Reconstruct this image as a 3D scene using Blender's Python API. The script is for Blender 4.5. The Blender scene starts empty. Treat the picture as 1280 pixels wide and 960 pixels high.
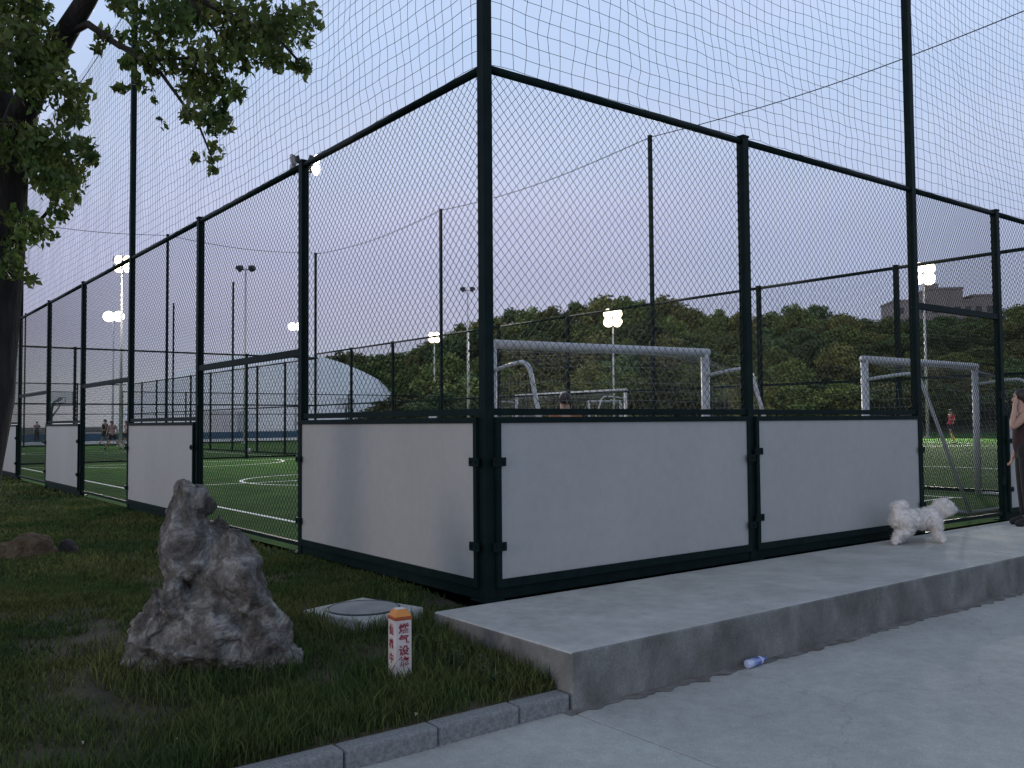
import bpy, bmesh, math, random
import numpy as np
from mathutils import Vector, Matrix, noise
R = math.radians
PI = math.pi
random.seed(7)
rng = np.random.default_rng(7)
SC = bpy.context.scene
COL = SC.collection

# ------------------------------------------------------------------ camera
# world axes follow the cage: near corner post at the origin, one fence along +X, the other along +Y
EYE = Vector((-3.92, -5.42, 1.30))
YAW, PITCH, ROLL = R(52.5), math.atan(48 / 1129), R(0.46)
fh = Vector((math.cos(YAW), math.sin(YAW), 0)); rh = Vector((math.sin(YAW), -math.cos(YAW), 0)); zz = Vector((0, 0, 1))
fw = fh * math.cos(PITCH) + zz * math.sin(PITCH)
up0 = zz * math.cos(PITCH) - fh * math.sin(PITCH)
rt = rh * math.cos(ROLL) - up0 * math.sin(ROLL)
up = up0 * math.cos(ROLL) + rh * math.sin(ROLL)
cam_data = bpy.data.cameras.new('camera')
cam_data.sensor_fit = 'HORIZONTAL'; cam_data.sensor_width = 36.0
cam_data.lens = 36.0 * 1129 / 1280
cam_data.clip_start = 0.05; cam_data.clip_end = 3000
cam = bpy.data.objects.new('camera', cam_data); COL.objects.link(cam)
cam.matrix_world = Matrix(((rt.x, up.x, -fw.x, EYE.x), (rt.y, up.y, -fw.y, EYE.y), (rt.z, up.z, -fw.z, EYE.z), (0, 0, 0, 1)))
SC.camera = cam

# ------------------------------------------------------------------ sky, sun, exposure (dusk)
W = bpy.data.worlds.new('World'); SC.world = W; W.use_nodes = True
nt = W.node_tree; nd = nt.nodes; lk = nt.links
for n in list(nd): nd.remove(n)
wo = nd.new('ShaderNodeOutputWorld'); bg = nd.new('ShaderNodeBackground')
sky = nd.new('ShaderNodeTexSky'); sky.sky_type = 'NISHITA'; sky.sun_disc = False
sky.sun_elevation = R(4); sky.sun_rotation = R(262); sky.air_density = 1.0; sky.dust_density = 0.6; sky.ozone_density = 3.0
tc = nd.new('ShaderNodeTexCoord'); sx = nd.new('ShaderNodeSeparateXYZ')
lk.new(tc.outputs['Generated'], sx.inputs[0])
ramp = nd.new('ShaderNodeValToRGB')
def lin(c): return tuple((v / 255 / 12.92 if v / 255 <= .04045 else ((v / 255 + .055) / 1.055) ** 2.4) for v in c) + (1,)
stops = [(-0.05, (112, 117, 128)), (0.0, (188, 191, 200)), (0.045, (174, 179, 196)), (0.10, (171, 171, 197)), (0.19, (184, 186, 213)),
         (0.28, (193, 202, 228)), (0.42, (191, 208, 238)), (1.0, (132, 146, 162))]
el = ramp.color_ramp.elements
while len(el) < len(stops): el.new(0.5)
for e, (p, c) in zip(el, stops): e.position = (p + 0.05) / 1.05; e.color = lin(c)
mp = nd.new('ShaderNodeMath'); mp.operation = 'MULTIPLY_ADD'; mp.inputs[1].default_value = 1 / 1.05; mp.inputs[2].default_value = 0.05 / 1.05
lk.new(sx.outputs['Z'], mp.inputs[0])
cn = nd.new('ShaderNodeTexNoise'); cn.inputs['Scale'].default_value = 2.2; cn.inputs['Detail'].default_value = 5
cm = nd.new('ShaderNodeMapping'); cm.inputs['Scale'].default_value = (1, 1, 4.5)
lk.new(tc.outputs['Generated'], cm.inputs[0]); lk.new(cm.outputs[0], cn.inputs['Vector'])
cj = nd.new('ShaderNodeMath'); cj.operation = 'MULTIPLY_ADD'; cj.inputs[1].default_value = 0.14; cj.inputs[2].default_value = -0.07
lk.new(cn.outputs['Fac'], cj.inputs[0])
ca = nd.new('ShaderNodeMath'); ca.operation = 'ADD'; lk.new(mp.outputs[0], ca.inputs[0]); lk.new(cj.outputs[0], ca.inputs[1])
lk.new(ca.outputs[0], ramp.inputs[0])
cc = nd.new('ShaderNodeTexNoise'); cc.inputs['Scale'].default_value = 1.6; cc.inputs['Detail'].default_value = 6
lk.new(cm.outputs[0], cc.inputs['Vector'])
cr = nd.new('ShaderNodeValToRGB'); cr.color_ramp.elements[0].position = .38; cr.color_ramp.elements[1].position = .68
cr.color_ramp.elements[0].color = (.90, .95, .98, 1); cr.color_ramp.elements[1].color = (1.06, 1.02, 1.02, 1)
lk.new(cc.outputs['Fac'], cr.inputs[0])
ml = nd.new('ShaderNodeMix'); ml.data_type = 'RGBA'; ml.blend_type = 'MULTIPLY'; ml.inputs['Factor'].default_value = 1
lk.new(ramp.outputs[0], ml.inputs['A']); lk.new(cr.outputs[0], ml.inputs['B'])
sm = nd.new('ShaderNodeMix'); sm.data_type = 'RGBA'; sm.blend_type = 'ADD'; sm.inputs['Factor'].default_value = 0.03
lk.new(ml.outputs['Result'], sm.inputs['A']); lk.new(sky.outputs[0], sm.inputs['B'])
lk.new(sm.outputs['Result'], bg.inputs['Color']); bg.inputs['Strength'].default_value = 1.06
lk.new(bg.outputs[0], wo.inputs[0])

sun_d = bpy.data.lights.new('sun', 'SUN'); sun_d.energy = 0.55; sun_d.angle = R(14); sun_d.color = (1.0, .86, .80)
sun = bpy.data.objects.new('sun', sun_d); COL.objects.link(sun)
sv = Vector((math.cos(R(188)) * math.cos(R(9)), math.sin(R(188)) * math.cos(R(9)), math.sin(R(9))))
sun.rotation_euler = sv.to_track_quat('Z', 'Y').to_euler(); sun.location = (-30, -10, 30)
SC.view_settings.view_transform = 'Standard'; SC.view_settings.look = 'None'
SC.view_settings.exposure = 0.0; SC.view_settings.gamma = 1.0; SC.view_settings.use_curve_mapping = False
SC.render.engine = 'CYCLES'; SC.cycles.use_denoising = True
SC.cycles.max_bounces = 6; SC.cycles.transparent_max_bounces = 8; SC.cycles.caustics_reflective = False; SC.cycles.caustics_refractive = False

# ------------------------------------------------------------------ helpers
def ray(px, py): return fw + rt * ((px - 640) / 1129) - up * ((py - 480) / 1129)
def att(px, py, t): return EYE + ray(px, py) * t
def onz(px, py, z):
    d = ray(px, py); return EYE + d * ((z - EYE.z) / d.z)

def mat(name, c1, c2=None, scale=6.0, rough=.7, metal=0.0, bump=0.0, bscale=None, detail=6, emit=None, estr=0, lo=.35, hi=.65, stretch=None, spec=.5, transl=0, coat=0, alpha=1, island=0, orand=0):
    m = bpy.data.materials.new(name); m.use_nodes = True
    t = m.node_tree; b = t.nodes['Principled BSDF']
    b.inputs['Roughness'].default_value = rough; b.inputs['Metallic'].default_value = metal
    b.inputs['Specular IOR Level'].default_value = spec
    b.inputs['Base Color'].default_value = (*c1, 1)
    b.inputs['Alpha'].default_value = alpha
    if coat: b.inputs['Coat Weight'].default_value = coat
    co = t.nodes.new('ShaderNodeTexCoord'); src = co.outputs['Object']
    if stretch:
        mm = t.nodes.new('ShaderNodeMapping'); mm.inputs['Scale'].default_value = stretch
        t.links.new(src, mm.inputs[0]); src = mm.outputs[0]
    if c2:
        n = t.nodes.new('ShaderNodeTexNoise'); n.inputs['Scale'].default_value = scale; n.inputs['Detail'].default_value = detail
        t.links.new(src, n.inputs['Vector'])
        r = t.nodes.new('ShaderNodeValToRGB'); r.color_ramp.elements[0].position = lo; r.color_ramp.elements[1].position = hi
        r.color_ramp.elements[0].color = (*c1, 1); r.color_ramp.elements[1].color = (*c2, 1)
        t.links.new(n.outputs['Fac'], r.inputs[0]); t.links.new(r.outputs[0], b.inputs['Base Color'])
    for use, typ, out, lo_, hi_ in ((island, 'ShaderNodeNewGeometry', 'Random Per Island', 1 - island, 1 + island), (orand, 'ShaderNodeObjectInfo', 'Random', 1 - orand, 1 + orand)):
        if not use: continue
        gn = t.nodes.new(typ); mr = t.nodes.new('ShaderNodeMapRange'); mr.inputs['To Min'].default_value = lo_; mr.inputs['To Max'].default_value = hi_
        t.links.new(gn.outputs[out], mr.inputs['Value'])
        vm = t.nodes.new('ShaderNodeMix'); vm.data_type = 'RGBA'; vm.blend_type = 'MULTIPLY'; vm.inputs['Factor'].default_value = 1
        lkd = b.inputs['Base Color'].links
        if lkd: t.links.new(lkd[0].from_socket, vm.inputs['A'])
        else: vm.inputs['A'].default_value = (*c1, 1)
        t.links.new(mr.outputs[0], vm.inputs['B']); t.links.new(vm.outputs['Result'], b.inputs['Base Color'])
    if bump:
        n2 = t.nodes.new('ShaderNodeTexNoise'); n2.inputs['Scale'].default_value = bscale or scale * 6; n2.inputs['Detail'].default_value = 5
        t.links.new(src, n2.inputs['Vector'])
        bp = t.nodes.new('ShaderNodeBump'); bp.inputs['Strength'].default_value = bump; bp.inputs['Distance'].default_value = .02
        t.links.new(n2.outputs['Fac'], bp.inputs['Height']); t.links.new(bp.outputs[0], b.inputs['Normal'])
    if emit:
        b.inputs['Emission Color'].default_value = (*emit, 1); b.inputs['Emission Strength'].default_value = estr
    if transl:
        tr = t.nodes.new('ShaderNodeBsdfTranslucent'); mx = t.nodes.new('ShaderNodeMixShader'); mx.inputs[0].default_value = transl
        bc = b.inputs['Base Color']
        if bc.links: t.links.new(bc.links[0].from_socket, tr.inputs['Color'])
        else: tr.inputs['Color'].default_value = (*c1, 1)
        t.links.new(b.outputs[0], mx.inputs[1]); t.links.new(tr.outputs[0], mx.inputs[2])
        t.links.new(mx.outputs[0], t.nodes['Material Output'].inputs[0])
    return m

class MB:
    def __init__(s): s.v = []; s.f = []
    def box(s, x0, x1, y0, y1, z0, z1, M=None):
        o = len(s.v)
        p = [(x0, y0, z0), (x1, y0, z0), (x1, y1, z0), (x0, y1, z0), (x0, y0, z1), (x1, y0, z1), (x1, y1, z1), (x0, y1, z1)]
        if M: p = [tuple(M @ Vector(q)) for q in p]
        s.v += p
        s.f += [tuple(o + i for i in f) for f in ((0, 3, 2, 1), (4, 5, 6, 7), (0, 1, 5, 4), (1, 2, 6, 5), (2, 3, 7, 6), (3, 0, 4, 7))]
        return s
    def tube(s, pts, rad, n=8, caps=True, start=0.0):
        pts = [Vector(p) for p in pts]; k = len(pts)
        rads = rad if isinstance(rad, (list, tuple)) else [rad] * k
        prev = None; o = len(s.v)
        for i, p in enumerate(pts):
            d = (pts[min(i + 1, k - 1)] - pts[max(i - 1, 0)]).normalized()
            if prev is None:
                a = Vector((0, 0, 1)) if abs(d.z) < .9 else Vector((1, 0, 0))
                a = (a - d * a.dot(d)).normalized()
            else: a = (prev - d * prev.dot(d)).normalized()
            prev = a; b = d.cross(a)
            for j in range(n):
                q = p + (a * math.cos(start + 2 * PI * j / n) + b * math.sin(start + 2 * PI * j / n)) * rads[i]
                s.v.append(tuple(q))
        for i in range(k - 1):
            for j in range(n):
                a0 = o + i * n + j; a1 = o + i * n + (j + 1) % n
                s.f.append((a0, a1, a1 + n, a0 + n))
        if caps:
            s.f.append(tuple(o + j for j in reversed(range(n)))); s.f.append(tuple(o + (k - 1) * n + j for j in range(n)))
        return s
    def lathe(s, prof, n=16, c=(0, 0, 0)):
        o = len(s.v)
        for r, z in prof:
            for j in range(n): s.v.append((c[0] + r * math.cos(2 * PI * j / n), c[1] + r * math.sin(2 * PI * j / n), c[2] + z))
        for i in range(len(prof) - 1):
            for j in range(n):
                a0 = o + i * n + j; a1 = o + i * n + (j + 1) % n; s.f.append((a0, a1, a1 + n, a0 + n))
        s.f.append(tuple(o + j for j in reversed(range(n)))); s.f.append(tuple(o + (len(prof) - 1) * n + j for j in range(n)))
        return s
    def quad(s, *p):
        o = len(s.v); s.v += [tuple(q) for q in p]; s.f.append(tuple(range(o, o + len(p)))); return s
    def mesh(s, name, m=None, smooth=False):
        me = bpy.data.meshes.new(name); me.from_pydata(s.v, [], s.f); me.update()
        if m: me.materials.append(m)
        if smooth: me.polygons.foreach_set('use_smooth', [True] * len(me.polygons))
        return me
    def build(s, name, m, parent=None, smooth=False, bevel=0, loc=None):
        return link(name, s.mesh(name, m, smooth), parent, bevel, loc)

def link(name, me, parent=None, bevel=0, loc=None):
    o = bpy.data.objects.new(name, me); COL.objects.link(o); o.parent = parent
    if loc is not None: o.location = loc
    if bevel:
        b = o.modifiers.new('bevel', 'BEVEL'); b.width = bevel; b.segments = 2; b.limit_method = 'ANGLE'
    return o
def npmesh(name, V, F, m, smooth=False):
    me = bpy.data.meshes.new(name); V = np.asarray(V, np.float32); F = np.asarray(F, np.int32); k = F.shape[1]
    me.vertices.add(len(V)); me.vertices.foreach_set('co', V.ravel())
    me.loops.add(F.size); me.loops.foreach_set('vertex_index', F.ravel())
    me.polygons.add(len(F)); me.polygons.foreach_set('loop_start', np.arange(0, F.size, k, dtype=np.int32))
    me.polygons.foreach_set('loop_total', np.full(len(F), k, np.int32))
    me.update(calc_edges=True); me.materials.append(m)
    if smooth: me.polygons.foreach_set('use_smooth', np.ones(len(F), bool))
    return me
def tag(o, label=None, cat=None, group=None, kind=None):
    if label: o['label'] = label
    if cat: o['category'] = cat
    if group: o['group'] = group
    if kind: o['kind'] = kind
    return o
def empty(name, loc=(0, 0, 0), rz=0, label=None, cat=None, group=None):
    o = bpy.data.objects.new(name, None); COL.objects.link(o); o.location = loc; o.rotation_euler = (0, 0, rz); o.empty_display_size = .2
    return tag(o, label, cat, group)
def copy_tree(o, parent=None):
    c = o.copy(); COL.objects.link(c); c.parent = parent
    for ch in list(o.children): copy_tree(ch, c)
    return c
def bake(o):
    dg = bpy.context.evaluated_depsgraph_get(); e = o.evaluated_get(dg)
    me = bpy.data.meshes.new_from_object(e); old = o.data; o.modifiers.clear(); o.data = me; return me
def blob(name, balls, voxel, m, parent=None):
    """one continuous skin grown round a list of (centre, radii, tilt)"""
    bm = bmesh.new()
    for b in balls:
        c, r = b[0], b[1]; Mt = Matrix.Translation(c)
        if len(b) > 2: Mt = Mt @ b[2]
        bmesh.ops.create_icosphere(bm, subdivisions=3, radius=1, matrix=Mt @ Matrix.Diagonal((*r, 1)))
    me = bpy.data.meshes.new(name); bm.to_mesh(me); bm.free(); me.materials.append(m)
    o = link(name, me, parent)
    rm = o.modifiers.new('r', 'REMESH'); rm.mode = 'VOXEL'; rm.voxel_size = voxel; rm.use_smooth_shade = True
    sm_ = o.modifiers.new('s', 'SMOOTH'); sm_.iterations = 4
    bake(o); o.data.materials.clear(); o.data.materials.append(m)
    return o
def displace(o, fn):
    me = o.data; n = len(me.vertices)
    for v in me.vertices: pass
    nor = [v.normal.copy() for v in me.vertices]
    for v, q in zip(me.vertices, nor): v.co = v.co + fn(v.co, q)
    me.update()

# ------------------------------------------------------------------ materials
M = {}
M['steel'] = mat('dark_green_painted_steel', (.005, .013, .013), (.008, .018, .017), 9, .5, spec=.06)
M['wire'] = mat('dark_coated_wire', (.004, .010, .009), rough=.55, spec=.12)
M['cord'] = mat('black_net_cord', (.010, .011, .013), rough=.8, spec=.2)
M['board'] = mat('white_board', (.345, .35, .335), (.38, .385, .37), 1.3, .42, bump=.04, bscale=2.5, detail=9, spec=.5, stretch=(1, 1, .45), lo=.3, hi=.7)
M['concrete'] = mat('pale_concrete', (.36, .355, .325), (.45, .445, .41), 2.2, .85, bump=.25, bscale=60, detail=10)
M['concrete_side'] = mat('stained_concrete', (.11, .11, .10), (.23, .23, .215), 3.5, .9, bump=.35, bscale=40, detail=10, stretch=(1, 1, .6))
M['road'] = mat('road_concrete', (.345, .345, .32), (.42, .42, .39), 1.3, .85, bump=.25, bscale=90, detail=12)
M['kerb'] = mat('grey_granite', (.15, .152, .15), (.25, .252, .25), 60, .8, bump=.2, bscale=120)
M['soil'] = mat('lawn_soil', (.034, .034, .016), (.075, .058, .034), 2.2, 1, bump=.6, bscale=40)
M['ground'] = mat('rough_ground', (.05, .055, .03), (.09, .085, .06), .3, 1)
M['turf'] = mat('artificial_turf', (.030, .080, .024), (.054, .112, .028), 1.2, .95, bump=.5, bscale=160, spec=.03)
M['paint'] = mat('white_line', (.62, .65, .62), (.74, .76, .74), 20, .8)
M['court'] = mat('paved_court', (.34, .35, .34), (.40, .41, .40), .8, .8)
M['blade'] = mat('grass_blades', (.038, .075, .020), (.112, .124, .040), .9, .75, spec=.2, transl=.25, island=.55)
M['dry'] = mat('dry_leaf', (.22, .17, .09), (.42, .38, .30), 8, .8)
M['bark'] = mat('tree_bark', (.010, .008, .007), (.028, .023, .019), 14, .95, bump=1.0, bscale=40, stretch=(1, 1, .25))
M['leaf'] = mat('camphor_leaves', (.055, .110, .024), (.135, .165, .040), 2.2, .5, transl=.5, island=.45)
M['tube'] = mat('white_goal_tube', (.42, .43, .45), (.50, .51, .53), 12, .4)
M['goalnet'] = mat('goal_net_cord', (.24, .25, .26), rough=.8)
M['pole'] = mat('galvanised_pole', (.55, .55, .55), (.65, .65, .65), 8, .45, metal=.3)
M['housing'] = mat('lamp_housing', (.035, .038, .045), rough=.5)
M['lit_white'] = mat('lit_lamp_glass', (1, 1, 1), emit=(1, .96, .90), estr=9)
M['lit_warm'] = mat('lit_lamp_glass_warm', (1, 1, 1), emit=(1, .86, .60), estr=9)
M['lens_off'] = mat('unlit_lamp_glass', (.25, .26, .28), rough=.15)

def wear(m, crack_scale, amount, speck=.12, blot=.86):
    """hairline cracks, grit and blotches over a concrete colour"""
    t = m.node_tree; b = t.nodes['Principled BSDF']; src = b.inputs['Base Color'].links[0].from_socket
    co = t.nodes.new('ShaderNodeTexCoord'); wn = t.nodes.new('ShaderNodeTexNoise'); wn.inputs['Scale'].default_value = 1.7; wn.inputs['Detail'].default_value = 8
    t.links.new(co.outputs['Object'], wn.inputs['Vector'])
    ad = t.nodes.new('ShaderNodeVectorMath'); ad.operation = 'MULTIPLY_ADD'; ad.inputs[1].default_value = (.9, .9, .9)
    t.links.new(wn.outputs['Color'], ad.inputs[0]); t.links.new(co.outputs['Object'], ad.inputs[2])
    vo = t.nodes.new('ShaderNodeTexVoronoi'); vo.feature = 'DISTANCE_TO_EDGE'; vo.inputs['Scale'].default_value = crack_scale; t.links.new(ad.outputs[0], vo.inputs['Vector'])
    r1 = t.nodes.new('ShaderNodeMapRange'); r1.inputs['From Max'].default_value = .004 * crack_scale / .3; r1.inputs['To Min'].default_value = 1 - amount; r1.inputs['To Max'].default_value = 1; t.links.new(vo.outputs['Distance'], r1.inputs['Value'])
    gn = t.nodes.new('ShaderNodeTexNoise'); gn.inputs['Scale'].default_value = 130; gn.inputs['Detail'].default_value = 3; t.links.new(co.outputs['Object'], gn.inputs['Vector'])
    r2_ = t.nodes.new('ShaderNodeMapRange'); r2_.inputs['From Min'].default_value = .3; r2_.inputs['From Max'].default_value = .7; r2_.inputs['To Min'].default_value = 1 - speck; r2_.inputs['To Max'].default_value = 1 + speck; t.links.new(gn.outputs['Fac'], r2_.inputs['Value'])
    bn = t.nodes.new('ShaderNodeTexNoise'); bn.inputs['Scale'].default_value = 9; bn.inputs['Detail'].default_value = 10; bn.inputs['Roughness'].default_value = .75; t.links.new(co.outputs['Object'], bn.inputs['Vector'])
    r3 = t.nodes.new('ShaderNodeMapRange'); r3.inputs['From Min'].default_value = .35; r3.inputs['From Max'].default_value = .65; r3.inputs['To Min'].default_value = blot; r3.inputs['To Max'].default_value = 1.08; t.links.new(bn.outputs['Fac'], r3.inputs['Value'])
    for r_ in (r1, r2_, r3):
        mx = t.nodes.new('ShaderNodeMix'); mx.data_type = 'RGBA'; mx.blend_type = 'MULTIPLY'; mx.inputs['Factor'].default_value = 1
        t.links.new(src, mx.inputs['A']); t.links.new(r_.outputs[0], mx.inputs['B']); src = mx.outputs['Result']
    t.links.new(src, b.inputs['Base Color'])
wear(M['concrete'], .25, .10, .16); wear(M['road'], .16, .16, .16); wear(M['concrete_side'], .9, .15, .2); wear(M['board'], .5, .0, .015, .965)

# ------------------------------------------------------------------ ground, road, pavement, lawn
g = MB().quad((-900, -900, -.36), (1200, -900, -.36), (1200, 1200, -.36), (-900, 1200, -.36)).build('ground', M['ground']); tag(g, kind='structure')
road = empty('road'); tag(road, kind='structure')
for x0, x1 in ((-14, -5.6), (-5.6, -.55), (-.55, 4.6), (4.6, 9.8), (9.8, 15), (15, 24), (24, 40)):
    for y0, y1 in ((-4.9, -1.5), (-9.5, -4.9), (-15, -9.5)):
        MB().box(x0 + .004, x1 - .004, y0 + .004, y1 - .004 if y1 < -2 else y1, -.44, -.32).build('slab', M['road'], road, bevel=.004)

pv = empty('pavement'); tag(pv, kind='structure')
def noisy_box(name, x0, x1, y0, y1, z0, z1, m, parent, nx, ny, amp, bev=.012):
    b = MB().box(x0, x1, y0, y1, z0, z1)
    return b.build(name, m, parent, bevel=bev)
PE = [-.53, 5.2, 11.2, 17.2, 23.2, 36]
for a, b in zip(PE, PE[1:]):
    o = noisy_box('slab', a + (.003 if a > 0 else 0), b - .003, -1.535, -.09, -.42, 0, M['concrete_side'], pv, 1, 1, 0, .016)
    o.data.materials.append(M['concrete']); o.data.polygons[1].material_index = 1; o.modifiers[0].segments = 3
dirt = MB(); n_ = 420
dx = [-.6 + 16 * i / n_ for i in range(n_ + 1)]
dw = [-1.56 - max(.0, .05 + .07 * noise.noise((q * 1.7, 2, 1)) + .05 * noise.noise((q * 9, 5, 1)) + .03 * noise.noise((q * 30, 5, 1))) for q in dx]
dirt.v = [(q, -1.534, -.3165) for q in dx] + [(q, w_, -.3165) for q, w_ in zip(dx, dw)]
dirt.f = [(i, n_ + 1 + i, n_ + 2 + i, i + 1) for i in range(n_)]
dirt.build('dirt', mat('washed_in_dirt', (.12, .105, .088), (.21, .20, .19), 9, 1), road)

def ss(a, b, x):
    t = min(1, max(0, (x - a) / (b - a))); return t * t * (3 - 2 * t)
def lawn_z(x, y):
    z = -.205 + .17 * ss(-1.5, 1.3, y) - .03 * (1 - ss(-1.46, -1.32, y))
    k = min(1, max(0, (-x - .3) / 1.0)) * ss(-1.45, -.9, y)
    z += k * (.030 * noise.noise((x * .9, y * .9, 3)) + .012 * noise.noise((x * 3.1, y * 3.1, 8)))
    if -.75 < x and y < -.05: z -= 0.01
    return z
def grid(x0, x1, nx, y0, y1, ny, fz):
    V = []; F = []
    for j in range(ny + 1):
        for i in range(nx + 1):
            x = x0 + (x1 - x0) * i / nx; y = y0 + (y1 - y0) * j / ny; V.append((x, y, fz(x, y)))
    for j in range(ny):
        for i in range(nx):
            a = j * (nx + 1) + i; F.append((a, a + 1, a + nx + 2, a + nx + 1))
    return V, F
V, F = grid(-14, -.02, 110, -1.5, -.9, 12, lawn_z)
V2, F2 = grid(-14, -.02, 110, -.9, 60, 260, lawn_z)
F = F + [tuple(i + len(V) for i in f) for f in F2]; V = V + V2
lawn = link('lawn', npmesh('lawn', V, F, M['soil'], True)); tag(lawn, kind='structure')

kerb = empty('kerb', (0, 0, 0), 0, 'low kerb of grey granite blocks edging the grass beside the road', 'kerb')
x = -.545
for k in range(14):
    L = .52 if k else .36
    b = MB().box(-L + .004, -.004, -.06, .06, -.14, .10)
    o = b.build('kerbstone', M['kerb'], kerb, bevel=.014, loc=(x, -1.475 - .004 * k + random.uniform(-.004, .004), -.32 + random.uniform(-.004, .004)))
    o.rotation_euler = (random.uniform(-.012, .012), 0, random.uniform(-.008, .008)); x -= L
    if x < -7: break

# turf pitches, one sheet; white lines are its parts
turf = MB().quad((.0, .0, 0), (78, 0, 0), (78, 64, 0), (.0, 64, 0)).build('football_turf', M['turf']); tag(turf, kind='structure')
def line(x0, x1, y0, y1, nm='pitch_line'): MB().quad((x0, y0, .004), (x1, y0, .004), (x1, y1, .004), (x0, y1, .004)).build(nm, M['paint'], turf)
def ring(cx, cy, r, w, a0=0, a1=2 * PI, nm='circle_line', n=48):
    b = MB()
    for i in range(n):
        a, c = a0 + (a1 - a0) * i / n, a0 + (a1 - a0) * (i + 1) / n
        b.quad(*[(cx + q * math.cos(t), cy + q * math.sin(t), .004) for q, t in ((r, a), (r + w, a), (r + w, c), (r, c))])
    b.build(nm, M['paint'], turf)
line(.22, .27, .3, 27.7, 'painted_rail_glint')  # floodlit glint of the fence's bottom rail, painted as a white strip on the turf
line(1.08, 1.16, 1.9, 26.4); line(10.95, 11.03, 1.9, 26.4); line(1.16, 10.95, 2.0, 2.08); line(1.16, 10.95, 26.3, 26.38); line(1.16, 10.95, 14.1, 14.18)
ring(6.0, 14.1, 2.3, .08)
ring(6.0, 2.08, 3.4, .08, 0, PI, 'penalty_arc'); ring(6.0, 26.3, 3.4, .08, PI, 2 * PI, 'penalty_arc')
line(1.1, 10.9, 29.5, 29.58); line(1.1, 1.18, 29.58, 55); line(10.9, 10.98, 29.58, 55); ring(6, 42, 2.3, .08)
line(20.2, 20.32, 1, 44); line(20.32, 60, 1.0, 1.12); line(20.32, 60, 44, 44.12); line(39.9, 40.02, 1.12, 44); ring(40, 22, 6, .12)
court = MB().quad((-30, 64, 0), (110, 64, 0), (110, 150, 0), (-30, 150, 0)).build('paved_court', M['court']); tag(court, kind='structure')

# ------------------------------------------------------------------ wooded hillside terrain
def hill(x, y):
    s = .80 * x + .60 * y
    return -.3 + 13.5 * ss(92, 165, s) * ss(-10, 70, x - .55 * y + 50)
V, F = grid(60, 330, 60, -140, 330, 80, hill)
hs = link('hillside', npmesh('hillside', V, F, mat('hill_undergrowth', (.018, .026, .010), (.035, .042, .016), .3, 1), True)); tag(hs, kind='structure')

# ------------------------------------------------------------------ fences
POST_H = 4.0
def zigzag_mesh(name, w, h, p=.041, q=.084, r=.0030):
    """woven chain link: every wire zigzags down between its two neighbours"""
    nx = int(round(w / p)); nzs = int(round(h / (q / 2)))
    px_ = w / nx; dz = h / nzs
    i = np.arange(nx + 1)[:, None]; k = np.arange(nzs + 1)[None, :]
    ph = np.where((i + k) % 2 == 0, -.5, .5)            # neighbours zigzag in mirror image and hook at the knots
    xs = np.clip(i * px_ + ph * px_, 0, w); zs = k * dz + 0 * i; ys = ph * .005
    P = np.stack([xs, ys, zs], -1)                      # wires, knots, 3
    tri = np.array([[1, 0], [-.5, .866], [-.5, -.866]]) * r
    V = []
    for a, b in tri: V.append(P + np.array([a, b, 0]))
    V = np.stack(V, 2)                                   # wires, knots, 3 corners, 3
    nw, nk = V.shape[:2]; idx = np.arange(nw * nk * 3).reshape(nw, nk, 3)
    F = []
    for c in range(3):
        d = (c + 1) % 3
        F.append(np.stack([idx[:, :-1, c], idx[:, :-1, d], idx[:, 1:, d], idx[:, 1:, c]], -1).reshape(-1, 4))
    return npmesh(name, V.reshape(-1, 3), np.concatenate(F), M['wire'])
LINK_UP = zigzag_mesh('chain_link_mesh', 3.1, 2.57)
LINK_FULL = zigzag_mesh('chain_link_mesh', 3.1, 3.88)
LINK_FAR = zigzag_mesh('chain_link_mesh', 3.1, 3.88, .05, .10, .0027)
def post_mesh(h, w=.04):
    return MB().box(-w, w, -w, w, 0, h).box(-w - .006, w + .006, -w - .006, w + .006, h, h + .018).box(-.09, .09, -.09, .09, 0, .012).mesh('post', M['steel'])
POSTS = {}
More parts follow.
